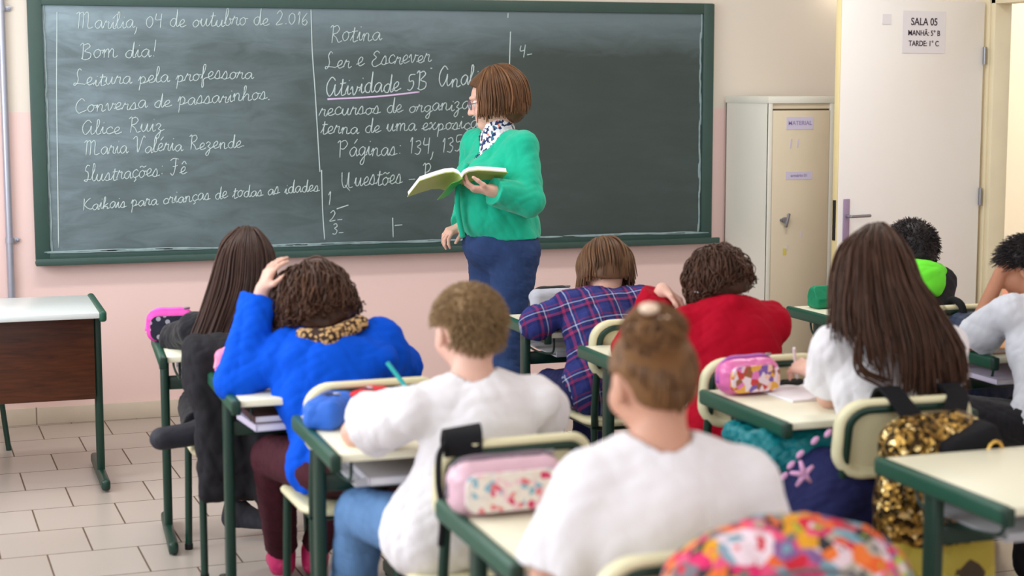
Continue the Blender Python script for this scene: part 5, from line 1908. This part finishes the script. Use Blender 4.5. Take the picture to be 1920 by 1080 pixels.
cg = P.part('cardigan', fd, MINT, [(0.010, 11, 3, (1, 1, 0.8)), (0.004, 30, 5)], 'mint green knitted cardigan')
# button band down the front edge
mb = MB()
pts = []
for z_, o_ in ((1.30, 0.145), (1.22, 0.185), (1.14, 0.195), (1.06, 0.185), (0.985, 0.165)):
    q = np.array([2.225, 6.93, z_]) + f_ * o_
    pts.append(tuple(q - P.org))
mb.tube(smooth_path(pts, 5), 0.012, 8)
mb.build('button_band', MINT, cg, smooth='all')
P.trousers(DENIM, 'blue jeans', 0.020, 1.97, 0.05, name='jeans', top=0.07, extra=lambda fd: (fd.ell((2.32, 6.97, 0.91), (0.115, 0.15, 0.12), None, 0.05), fd.ell((2.20, 6.95, 0.94), (0.10, 0.14, 0.10), None, 0.05)))
P.shoes(SHOEB)
cap = Field(P.H - 0.24, P.H + 0.24, 0.005)
P.hair_cap(cap, 0.018, (0.072, 0.050), (-0.088, -0.080))
cap.ell(P.hp(0, -0.055, -0.055), (0.082 * 1.14, 0.050 * 1.14, 0.062 * 1.14), P.HR, 0.03)
gd = P.guides((-128, -110, -85, -60, -30, 0, 30, 60, 85, 110, 128), lambda ph: 0.075, 0.026, pol=(0.05, 1.70), flare=0.008, tuck=0.012)
P.hair_object(HB_TEACH, locks(gd, 700, 0.0050, 0.0022, 0.007, curl=(0.002, 0.6), pts=16, seed=95, start=(0, 0.25), end=(0.82, 1.0)), cap, 'auburn chin-length bob')
# glasses
GLM = mat('glasses_frame', (120, 84, 100), 0.3, 0.5, 0.2)
LENS = mat('glasses_lens', (235, 240, 245), 0.05, 0.5, var=0.0)
LENS.node_tree.nodes['Principled BSDF'].inputs['Transmission Weight'].default_value = 0.9
mb, ml = MB(), MB()
for x in (-1, 1):
    ring = [tuple(P.hp(0.033 * x + 0.024 * math.cos(a), 0.104 - 0.10 * (0.033 + 0.024 * math.cos(a) * x) ** 2 * 20, -0.014 + 0.018 * math.sin(a)) - P.org) for a in np.linspace(0, 6.2832, 19)[:-1]]
    mb.tube(ring, 0.0018, 6, closed=True)
    mb.tube([tuple(P.hp(0.057 * x, 0.098, -0.010) - P.org), tuple(P.hp(0.080 * x, 0.04, -0.008) - P.org), tuple(P.hp(0.084 * x, -0.002, -0.012) - P.org)], 0.0018, 6)
    ml.add(ring, [tuple(range(18))])
mb.tube([tuple(P.hp(-0.010, 0.106, -0.010) - P.org), tuple(P.hp(0.010, 0.106, -0.010) - P.org)], 0.0018, 6)
gl = mb.build('glasses', GLM, P.root, smooth='all')
ml.build('lenses', LENS, gl)

# ------------------------------------------------------------------ things on and around the desks
def soft_case(name, loc, rz, size, m, label, zip_m=None, rr=0.4, panel=None, panel_m=None, seed=1, cat='pencil case', wr=0.0015, group='pencil cases', taper=0.0):
    """soft zipped pouch standing on a desk: body, zipper and printed front panel"""
    w, d, h = size
    o = empty(name, loc, rz, label, cat, group)
    fd = Field((-w / 2 - .02, -d / 2 - .02, -.01), (w / 2 + .02, d / 2 + .02, h + .02), 0.0035)
    fd.box((0, 0, h / 2), (w / 2, d / 2, h / 2), rr * min(d, h), None, 0.01)
    if taper:
        fd.cutplane((0, -d / 2 * (1 - taper), h), (0, -1, taper * d / h * 0.9))
        fd.cutplane((0, d / 2 * (1 - taper), h), (0, 1, taper * d / h * 0.9))
    field_mesh(fd, 'body', m, o, [(wr, 45, seed)])
    if zip_m:
        p = [(x, 0, z) for x, z in ((-w / 2 - .001, h * .35), (-w / 2 + .012, h * .80), (-w / 2 + .04, h + .001), (0, h + .002), (w / 2 - .04, h + .001), (w / 2 - .012, h * .80), (w / 2 + .001, h * .35))]
        zz = MB().tube(smooth_path(p, 5), 0.005, 6, flat=1.6).build('zipper', zip_m, o, smooth='all')
        MB().box((w / 2 - 0.03, -0.006, h + 0.006), (0.022, 0.004, 0.008), 0.002).build('zip_pull', STEEL, zz)
    if panel_m:
        pw, ph = panel
        out = rr_outline(pw, ph, min(pw, ph) * 0.32, 5)
        v = [(x, -d / 2 - 0.0035, z + h * 0.47) for x, z in out] + [(x, -d / 2 + 0.012, z + h * 0.47) for x, z in out]
        n = len(out)
        f = [tuple(range(n))] + [(k, k + n, (k + 1) % n + n, (k + 1) % n) for k in range(n)]
        MB().add(v, f).build('printed_panel', panel_m, o)
    return o


def book(name, loc, rz, size, cover, label, cat='book', group=None, pages=None, tilt=0.0):
    w, d, h = size
    o = empty(name, loc, rz, label, cat, group)
    o.rotation_euler = (tilt, 0, rz)
    MB().box((0, 0, h / 2), (w - .006, d - .006, h - .004), 0.001).build('pages', pages or PAPER, o)
    mb = MB()
    mb.box((0, 0, .001), (w, d, .002), 0.0006)
    mb.box((0, 0, h - .001), (w, d, .002), 0.0006)
    mb.box((-w / 2 + .001, 0, h / 2), (.002, d, h), 0.0006)
    mb.build('cover', cover, o)
    return o


PINKM = mat('magenta_fabric', (206, 66, 160), 0.6, 0.3, var=0.1)
DOTS = cell_mat('navy_dotted', [(0.0, (30, 32, 52)), (0.62, (30, 32, 52)), (0.7, (196, 196, 206)), (0.82, (198, 170, 80)), (0.9, (206, 80, 160))], 38, 0.6)
DOTS = cell_mat('navy_dotted_cloth', [(0.0, (28, 30, 50)), (0.9, (34, 34, 54))], 34, 0.6, ring=(0.30, (168, 166, 178)), rnd=0.9)
soft_case('pencil_case', (0.735, 6.10, 0.711), -0.15, (0.175, 0.085, 0.115), PINKM, 'navy and magenta dotted pencil case on the front left desk', mat('magenta_zip', (224, 90, 190), 0.5), 0.42, (0.145, 0.088), DOTS, 1)
soft_case('pencil_case', (0.812, 5.27, 0.711), 0.3, (0.09, 0.06, 0.095), mat('rose_fabric', (232, 130, 166), 0.6), 'small rose pink pencil case beside the elbow of the child in blue', mat('rose_zip', (244, 160, 190), 0.5), 0.45, seed=2)
BL = mat('blue_nylon', (44, 104, 206), 0.55, 0.35, var=0.08, bump=0.1, bscale=60)
soft_case('pencil_case', (0.955, 4.43, 0.711), -0.55, (0.105, 0.19, 0.082), BL, 'blue rolled pencil case at the elbow of the blond boy', mat('navy_zip', (30, 40, 84), 0.5), 0.36, seed=3, wr=0.003)
RD = mat('red_nylon', (214, 22, 44), 0.55, 0.35, var=0.08, bump=0.1, bscale=60)
soft_case('pencil_case', (1.075, 4.50, 0.711), -0.75, (0.085, 0.17, 0.080), RD, 'bright red pencil case lying behind the blue one', mat('dark_red_zip', (90, 14, 26), 0.5), 0.34, seed=4, wr=0.003)
KIT = cell_mat('pastel_print', [(0.0, (238, 232, 224)), (0.36, (240, 206, 214)), (0.55, (236, 226, 214)), (0.68, (214, 60, 110)), (0.76, (228, 222, 216)), (0.86, (132, 186, 206)), (0.93, (226, 120, 130))], 70, 0.45)
soft_case('pencil_case', (1.115, 3.39, 0.711), 0.04, (0.262, 0.10, 0.120), mat('pale_pink_vinyl', (216, 178, 192), 0.35, 0.5), 'pale pink vinyl pencil case with a pastel print before the girl with a bun', mat('grey_zip', (120, 104, 116), 0.5), 0.44, (0.215, 0.084), KIT, 5)
GREYF = mat('grey_canvas', (176, 178, 188), 0.7, 0.2, var=0.08)
gc = soft_case('pencil_case', (2.268, 6.29, 0.711), 0.0, (0.19, 0.08, 0.112), GREYF, 'grey canvas pencil case with black scribbled lettering in front of the child in plaid', BLACKP, 0.42, seed=6)
mb = MB()
rs_ = random.Random(3)
for k in range(3):
    x0, z0 = -0.05 + 0.028 * k, 0.022 + 0.004 * k
    pts = [(x0 + t * 0.075 + rs_.uniform(-.004, .004), -0.0425, z0 + t * 0.058 + (0.008 if j % 2 else -0.008)) for j, t in enumerate(np.linspace(0, 1, 13))]
    mb.tube(smooth_path(pts, 3), 0.0022, 5)
mb.build('scribbled_lettering', INK, gc, smooth='all')
FLOR = cell_mat('bright_floral_print', [(0.0, (232, 214, 226)), (0.25, (226, 170, 70)), (0.42, (150, 92, 60)), (0.55, (236, 196, 176)), (0.7, (196, 60, 60)), (0.8, (120, 90, 170)), (0.9, (222, 120, 190))], 58, 0.35)
soft_case('pencil_case', (2.245, 4.50, 0.711), 0.10, (0.20, 0.10, 0.108), mat('shiny_pink_vinyl', (222, 112, 172), 0.25, 0.5), 'shiny pink pencil case with a bright multicoloured print on the right desk', mat('violet_zip', (166, 84, 170), 0.4), 0.44, (0.165, 0.078), FLOR, 7)
EM = mat('emerald_nylon', (10, 132, 92), 0.5, 0.35, var=0.06)
soft_case('pencil_case', (3.458, 6.165, 0.711), 0.05, (0.19, 0.085, 0.092), EM, 'emerald green pencil case on the desk near the locker', None, 0.2, seed=8, taper=0.75)

# pens
def pen(loc, to, r, m, label, tip=None):
    a, b = Vector(loc), Vector(to)
    o = empty('pen', a, 0, label, 'pen')
    d = b - a
    MB().tube([(0, 0, 0), d * 0.92], r, 10).build('barrel', m, o)
    MB().tube([d * 0.92, d * 1.0], [r, r * 0.35], 10).build('tip', tip or BLACKP, o)
    return o


pen((1.134, 4.50, 0.863), (1.215, 4.41, 0.738), 0.0062, mat('teal_plastic', (20, 166, 166), 0.35), 'teal pen standing slanted in front of the blond boy')
pen((2.385, 4.470, 0.845), (2.425, 4.520, 0.735), 0.0045, mat('pale_plastic', (226, 214, 220), 0.35), 'pale pen in the left hand of the long-haired girl')

# books, notebooks and papers
book('book', (0.905, 5.02, 0.606), 0.1, (0.17, 0.22, 0.022), mat('lilac_cover', (190, 182, 204), 0.5), 'white-edged exercise book in the tray under the blue hoodie', group='books in the trays')
book('book', (0.915, 5.03, 0.629), 0.05, (0.18, 0.22, 0.022), mat('plum_cover', (70, 40, 48), 0.5), 'dark plum book lying on top in the tray under the blue hoodie', group='books in the trays')
book('book', (1.12, 4.28, 0.606), 0.0, (0.26, 0.30, 0.022), mat('pale_grey_cover', (196, 194, 204), 0.5), 'grey notebook in the tray under the elbow of the blond boy', group='books in the trays')
book('book', (1.30, 3.20, 0.606), 0.0, (0.24, 0.28, 0.020), mat('mid_grey_cover', (150, 150, 156), 0.5), 'grey book in the tray under the pale pink pencil case', group='books in the trays')
nb = empty('notebook', (2.44, 4.43, 0.711), 0.08, 'open white notebook under the hand of the long-haired girl', 'notebook')
for s in (-1, 1):
    v, f = [], []
    for i in range(9):
        x = s * 0.145 * i / 8
        z = 0.006 + 0.006 * math.sin(math.pi * min(1, i / 5)) * (1 if i < 6 else 0.4)
        v += [(x, -0.10, 0.0), (x, -0.10, z), (x, 0.10, z), (x, 0.10, 0.0)]
    for i in range(8):
        for k in range(4):
            q = (i * 4 + k, i * 4 + (k + 1) % 4, i * 4 + 4 + (k + 1) % 4, i * 4 + 4 + k)
            f.append(q if s < 0 else q[::-1])
    f += [(0, 1, 2, 3), (35, 34, 33, 32)]
    MB().add(v, f).build('page_block', PAPER, nb)
er = empty('eraser_case', (2.43, 4.565, 0.711), 0.15, 'small black box lying behind the open notebook', 'eraser')
MB().box((0, 0, 0.010), (0.075, 0.028, 0.020), 0.006, seg=3).build('sleeve', BLACKP, er)
MB().box((0.04, 0, 0.010), (0.012, 0.024, 0.016), 0.004).build('rubber', mat('dark_rubber', (60, 58, 66), 0.7), er)
book('book', (3.475, 4.98, 0.711), 0.05, (0.20, 0.17, 0.018), mat('orange_cover', (226, 160, 90), 0.5), 'orange textbook on the desk of the boy at the right edge')
book('notebook', (3.44, 5.19, 0.711), 0.0, (0.17, 0.12, 0.014), mat('cream_cover', (222, 214, 196), 0.6), 'cream spiral notebook behind the orange textbook', cat='notebook')
book('book', (3.50, 5.02, 0.606), 0.0, (0.24, 0.30, 0.02), mat('white_lilac_cover', (214, 206, 230), 0.5), 'white folder in the tray of the desk at the right edge', group='books in the trays')

# teacher's open book
S0 = np.array((1.999, 6.645, 1.253))
sd = unit((0.06, 0.96, -0.30))
tb = empty('open_book', tuple(S0), 0, 'open book with pale green covers held in the hand of the teacher', 'book')
COVER = mat('pale_green_cover', (176, 190, 104), 0.5)
COVERB = mat('bright_green_cover', (66, 170, 56), 0.45)


def leaf_block(name, u, prof, depth, th, m):
    u = unit(u)
    nrm = unit(np.cross(u, sd))
    if nrm[2] < 0:
        nrm = -nrm
    v, f = [], []
    for i, (a, c) in enumerate(prof):
        p = u * a + nrm * c
        for q in (p, p + nrm * th, p + nrm * th + sd * depth, p + sd * depth):
            v.append(q)
    n = len(prof)
    for i in range(n - 1):
        for k in range(4):
            f.append((i * 4 + k, i * 4 + (k + 1) % 4, i * 4 + 4 + (k + 1) % 4, i * 4 + 4 + k))
    f += [(0, 1, 2, 3), tuple((n - 1) * 4 + k for k in (3, 2, 1, 0))]
    return MB().add(v, f).build(name, m, tb)


pr = [(0.0, 0.0), (0.012, 0.016), (0.035, 0.026), (0.075, 0.028), (0.13, 0.022), (0.20, 0.012)]
leaf_block('page_block', (0.99, 0.05, 0.04), [(a, c) for a, c in pr], 0.265, 0.016, PAPER)
leaf_block('cover', (0.99, 0.05, 0.04), [(a * 1.03, c - 0.004) for a, c in pr], 0.275, 0.003, COVER)
leaf_block('page_block', (-0.92, 0.10, -0.12), [(a * 0.86, c * 1.15) for a, c in pr], 0.265, 0.016, PAPER)
leaf_block('cover', (-0.92, 0.10, -0.12), [(a * 0.88, c * 1.15 - 0.004) for a, c in pr], 0.275, 0.003, COVER)
leaf_block('spine_cover', (-0.75, 0.1, -0.35), [(-0.004, -0.006), (0.02, -0.008), (0.05, -0.004)], 0.29, 0.002, COVERB)

# ------------------------------------------------------------------ bags, jackets and straps
def cloth_thing(name, label, cat, lo, hi, build, m, wr, part='fabric', h=0.006, org=None):
    org = np.array(org if org is not None else [(lo[0] + hi[0]) / 2, (lo[1] + hi[1]) / 2, lo[2]])
    o = empty(name, tuple(org), 0, label, cat)
    fd = Field(lo, hi, h)
    build(fd)
    field_mesh(fd, part, m, o, wr, org)
    return o, org


def jk(fd):
    fd.box((0.925, 5.475, 0.72), (0.235, 0.050, 0.105), 0.045, None, 0.03)
    fd.box((0.93, 5.435, 0.53), (0.20, 0.035, 0.26), 0.03, None, 0.05)
    fd.box((0.80, 5.43, 0.58), (0.075, 0.045, 0.22), 0.04, head_rot(0, 0, 6), 0.04)
    fd.cap((1.03, 5.41, 0.66), (1.06, 5.40, 0.30), 0.055, 0.045, 0.03)
    fd.cap((0.94, 5.40, 0.60), (0.965, 5.39, 0.24), 0.06, 0.05, 0.03)


o, org = cloth_thing('jacket', 'black jacket draped over the chair of the long-haired girl in black', 'jacket', (0.62, 5.3, 0.12), (1.22, 5.6, 0.9), jk, mat('black_fleece', (36, 35, 39), 0.85, 0.2, var=0.2, vscale=30), [(0.006, 20, 2), (0.003, 45, 4)])
MB().ball(tuple(np.array((0.955, 5.343, 0.445)) - org), (0.010, 0.004, 0.010)).build('white_badge', PAPER, o, smooth='all')
MB().tube([tuple(np.array(p) - org) for p in ((1.02, 5.35, 0.34), (1.025, 5.34, 0.27), (1.015, 5.34, 0.22))], 0.008, 6).build('red_cord', mat('dark_red_cord', (120, 30, 50), 0.7), o)


def tj(fd):
    fd.box((2.235, 4.25, 0.628), (0.135, 0.13, 0.030), 0.025, None, 0.03)
    fd.cap((2.10, 4.16, 0.635), (2.30, 4.13, 0.640), 0.038, 0.036, 0.03)
    fd.cap((2.14, 4.12, 0.61), (2.21, 4.10, 0.575), 0.036, 0.028, 0.03)
    fd.cap((2.22, 4.11, 0.62), (2.26, 4.09, 0.565), 0.034, 0.026, 0.03)


cloth_thing('jacket', 'crumpled teal jacket stuffed in the tray of the right desk', 'jacket', (1.98, 3.98, 0.48), (2.46, 4.46, 0.75), tj, mat('teal_nylon', (0, 124, 134), 0.45, 0.45, var=0.15, vscale=30), [(0.007, 28, 6), (0.004, 60, 7)], h=0.005)

# gold sequined backpack
GOLD = mat('gold_sequin', (214, 168, 78), 0.3, 0.5, 0.85, var=0.3, vscale=40)
N, L, b = nodes_of(GOLD)
tc = N.new('ShaderNodeTexCoord')
vo = N.new('ShaderNodeTexVoronoi')
vo.inputs['Scale'].default_value = 70
L.new(tc.outputs['Object'], vo.inputs['Vector'])
sp_ = N.new('ShaderNodeSeparateColor')
L.new(vo.outputs['Color'], sp_.inputs[0])
r = ramp(N, [(0.0, (54, 40, 18)), (0.35, (128, 96, 42)), (0.62, (188, 150, 78)), (0.87, (236, 208, 146))], 'CONSTANT')
L.new(sp_.outputs[0], r.inputs[0])
L.new(r.outputs[0], b.inputs['Base Color'])
bp = N.new('ShaderNodeBump')
bp.inputs['Strength'].default_value = 0.9
bp.inputs['Distance'].default_value = 0.006
L.new(vo.outputs['Distance'], bp.inputs['Height'])
L.new(bp.outputs['Normal'], b.inputs['Normal'])
OCHRE = cell_mat('ochre_print', [(0.0, (176, 158, 56)), (0.45, (166, 146, 50)), (0.7, (66, 52, 30)), (0.85, (186, 170, 70))], 16, 0.6)
STRAP = mat('black_webbing', (20, 20, 24), 0.8, 0.2)


def gb(fd):
    fd.box((2.40, 3.715, 0.58), (0.155, 0.075, 0.185), 0.06, None, 0.03)
    fd.ell((2.38, 3.69, 0.53), (0.16, 0.09, 0.14), None, 0.05)
    fd.cap((2.33, 3.73, 0.735), (2.47, 3.73, 0.745), 0.04, 0.04, 0.04)


o, org = cloth_thing('backpack', 'gold sequined backpack hanging by black straps from the chair of the long-haired girl', 'backpack', (2.16, 3.52, 0.30), (2.64, 3.9, 0.86), gb, GOLD, [(0.005, 24, 2)], part='body')


def sub(name, build, m, lo, hi, wr, h=0.006):
    fd = Field(lo, hi, h)
    build(fd)
    return field_mesh(fd, name, m, o, wr, org)


sub('lower_pocket', lambda fd: (fd.box((2.385, 3.70, 0.385), (0.16, 0.085, 0.10), 0.05, None, 0.03), fd.ell((2.385, 3.66, 0.38), (0.13, 0.07, 0.09), None, 0.04)), OCHRE, (2.16, 3.52, 0.22), (2.62, 3.86, 0.55), [(0.004, 24, 3)])
for xa, xb in ((2.365, 2.39), (2.545, 2.47)):
    pth = smooth_path([(xa, 3.95, 0.70), (xa, 3.935, 0.79), (xa, 3.90, 0.822), (xa + 0.003, 3.85, 0.80), ((xa + xb) / 2, 3.80, 0.765), (xb, 3.76, 0.735), (xb, 3.70, 0.72)], 5)
    MB().tube([tuple(np.array(p) - org) for p in pth], 0.027, 10, flat=0.16 if False else 1.0).build('shoulder_strap', STRAP, o, smooth='all') if False else None
    mb = MB()
    for i in range(len(pth) - 1):
        p, q = np.array(pth[i]), np.array(pth[i + 1])
    v, f = [], []
    for i, p in enumerate(pth):
        t = unit(np.array(pth[min(i + 1, len(pth) - 1)]) - np.array(pth[max(i - 1, 0)]))
        sdv = unit(np.array([1.0, 0, 0]) - t * t[0])
        nn = np.cross(t, sdv)
        p = np.array(p) - org
        for a_, c_ in ((-0.030, -0.005), (0.030, -0.005), (0.030, 0.005), (-0.030, 0.005)):
            v.append(p + sdv * a_ + nn * c_)
    for i in range(len(pth) - 1):
        for k in range(4):
            f.append((i * 4 + k, i * 4 + (k + 1) % 4, i * 4 + 4 + (k + 1) % 4, i * 4 + 4 + k))
    MB().add(v, f).build('shoulder_strap', STRAP, o)
sub('black_flap', lambda fd: fd.box((2.445, 3.665, 0.715), (0.085, 0.06, 0.035), 0.02, head_rot(0, 0, 18), 0.02), STRAP, (2.28, 3.52, 0.6), (2.62, 3.84, 0.82), [(0.002, 40, 3)])
MB().tube([tuple(np.array((2.50 + 0.022 * math.cos(a), 3.60, 0.70 + 0.028 * math.sin(a))) - org) for a in np.linspace(0, 6.2, 14)], 0.005, 8, closed=True).build('gold_ring', mat('polished_gold', (222, 180, 96), 0.25, 0.5, 0.9), o, smooth='all')

# colourful backpack in the foreground
m = mat('rainbow_patchwork', (0.5, 0.5, 0.5), 0.75, 0.2)
N, L, b = nodes_of(m)
tc = N.new('ShaderNodeTexCoord')
no = N.new('ShaderNodeTexNoise')
no.inputs['Scale'].default_value = 14
L.new(tc.outputs['Object'], no.inputs['Vector'])
mp = mixc(N, L, 0.06, tc.outputs['Object'], no.outputs['Color'])
vo = N.new('ShaderNodeTexVoronoi')
vo.inputs['Scale'].default_value = 31
L.new(mp, vo.inputs['Vector'])
sp_ = N.new('ShaderNodeSeparateColor')
L.new(vo.outputs['Color'], sp_.inputs[0])
PAL = [(212, 48, 104), (226, 100, 48), (222, 158, 44), (158, 172, 62), (226, 204, 212), (118, 158, 172), (222, 84, 122), (52, 54, 60), (228, 118, 56), (132, 96, 146), (176, 168, 150), (204, 44, 62), (112, 118, 108), (120, 112, 120)]
r = ramp(N, [(i / len(PAL), c) for i, c in enumerate(PAL)], 'CONSTANT')
L.new(sp_.outputs[0], r.inputs[0])
r2 = ramp(N, [(i / len(PAL), PAL[(i * 5 + 3) % len(PAL)]) for i in range(len(PAL))], 'CONSTANT')
L.new(sp_.outputs[1], r2.inputs[0])
dot = math_node(N, L, 'LESS_THAN', vo.outputs['Distance'], 0.30)
L.new(mixc(N, L, dot, r.outputs[0], r2.outputs[0]), b.inputs['Base Color'])


def cb(fd):
    fd.box((1.35, 2.545, 0.57), (0.225, 0.10, 0.26), 0.09, None, 0.04)
    fd.ell((1.36, 2.55, 0.760), (0.225, 0.11, 0.13), head_rot(0, 0, -4), 0.05)
    fd.ell((1.34, 2.49, 0.56), (0.18, 0.11, 0.17), None, 0.05)


o, org = cloth_thing('backpack', 'large backpack with a bright multicoloured patchwork print in the bottom foreground', 'backpack', (1.06, 2.28, 0.28), (1.66, 2.72, 0.98), cb, m, [(0.006, 20, 2), (0.003, 44, 3)], part='body')
pth = [(1.14, 2.47, 0.64), (1.18, 2.44, 0.75), (1.28, 2.445, 0.815), (1.40, 2.445, 0.812), (1.52, 2.45, 0.75), (1.57, 2.47, 0.64)]
zz = MB().tube([tuple(np.array(p) - org) for p in smooth_path(pth, 6)], 0.004, 8).build('zipper', mat('grey_zip_tape', (104, 104, 108), 0.6), o, smooth='all')
MB().tube([tuple(np.array(p) - org) for p in smooth_path([(1.30, 2.645, 0.78), (1.32, 2.675, 0.815), (1.40, 2.675, 0.815), (1.42, 2.645, 0.78)], 5)], 0.010, 8).build('carry_handle', mat('grey_zip_tape', (104, 104, 108), 0.6), o, smooth='all')

# black strap looped over the corner of the chair behind the blond boy
st = empty('bag_strap', (1.10, 3.72, 0.66), 0, 'black shoulder strap looped over the top corner of the chair behind the blond boy', 'strap')
org = np.array((1.10, 3.72, 0.66))
v, f = [], []
pth = smooth_path([(1.135, 3.80, 0.72), (1.13, 3.79, 0.79), (1.125, 3.755, 0.823), (1.115, 3.705, 0.812), (1.11, 3.69, 0.77)], 6)
for i, p in enumerate(pth):
    t = unit(np.array(pth[min(i + 1, len(pth) - 1)]) - np.array(pth[max(i - 1, 0)]))
    sdv = unit(np.array([1.0, 0.0, 0.12]) - t * t[0])
    nn = np.cross(t, sdv)
    p = np.array(p) - org
    for a_, c_ in ((-0.046, -0.005), (0.046, -0.005), (0.046, 0.005), (-0.046, 0.005)):
        v.append(p + sdv * a_ + nn * c_)
for i in range(len(pth) - 1):
    for k in range(4):
        f.append((i * 4 + k, i * 4 + (k + 1) % 4, i * 4 + 4 + (k + 1) % 4, i * 4 + 4 + k))
f += [(0, 1, 2, 3), tuple(len(v) - 1 - k for k in range(4))]
MB().add(v, f).build('shoulder_pad', STRAP, st)
MB().tube([tuple(np.array(p) - org) for p in smooth_path([(1.075, 3.71, 0.80), (1.045, 3.665, 0.78), (1.035, 3.635, 0.72), (1.04, 3.62, 0.66), (1.035, 3.62, 0.58)], 6)], 0.008, 8).build('webbing', STRAP, st, smooth='all')
MB().box(tuple(np.array((1.04, 3.618, 0.655)) - org), (0.026, 0.012, 0.03), 0.003).build('buckle', BLACKP, st)

# navy backpack on the chair of the boy with the neon hood, and a black bag on the floor
NB = mat('navy_nylon', (30, 44, 72), 0.55, 0.35, var=0.12)
o, org = cloth_thing('backpack', 'navy backpack hung on the chair of the boy with the neon hood', 'backpack', (3.46, 5.24, 0.28), (3.94, 5.52, 0.9), lambda fd: (fd.box((3.70, 5.395, 0.56), (0.17, 0.075, 0.22), 0.06, None, 0.03), fd.ell((3.70, 5.36, 0.50), (0.14, 0.08, 0.13), None, 0.04)), NB, [(0.005, 24, 2)], part='body')
MB().tube([tuple(np.array(p) - org) for p in smooth_path([(3.60, 5.40, 0.74), (3.60, 5.43, 0.805), (3.60, 5.50, 0.815), (3.60, 5.545, 0.76)], 5)], 0.014, 8).build('shoulder_strap', STRAP, o, smooth='all')
o, org = cloth_thing('backpack', 'black bag standing on the floor at the lower right corner', 'backpack', (3.22, 4.36, 0.0), (3.60, 4.72, 0.24), lambda fd: (fd.box((3.41, 4.54, 0.09), (0.13, 0.10, 0.085), 0.05, None, 0.03),), STRAP, [(0.004, 30, 2)], part='body')
MB().tube([tuple(np.array(p) - org) for p in smooth_path([(3.36, 4.54, 0.165), (3.37, 4.54, 0.20), (3.45, 4.54, 0.20), (3.46, 4.54, 0.165)], 5)], 0.008, 8).build('carry_handle', STRAP, o, smooth='all')
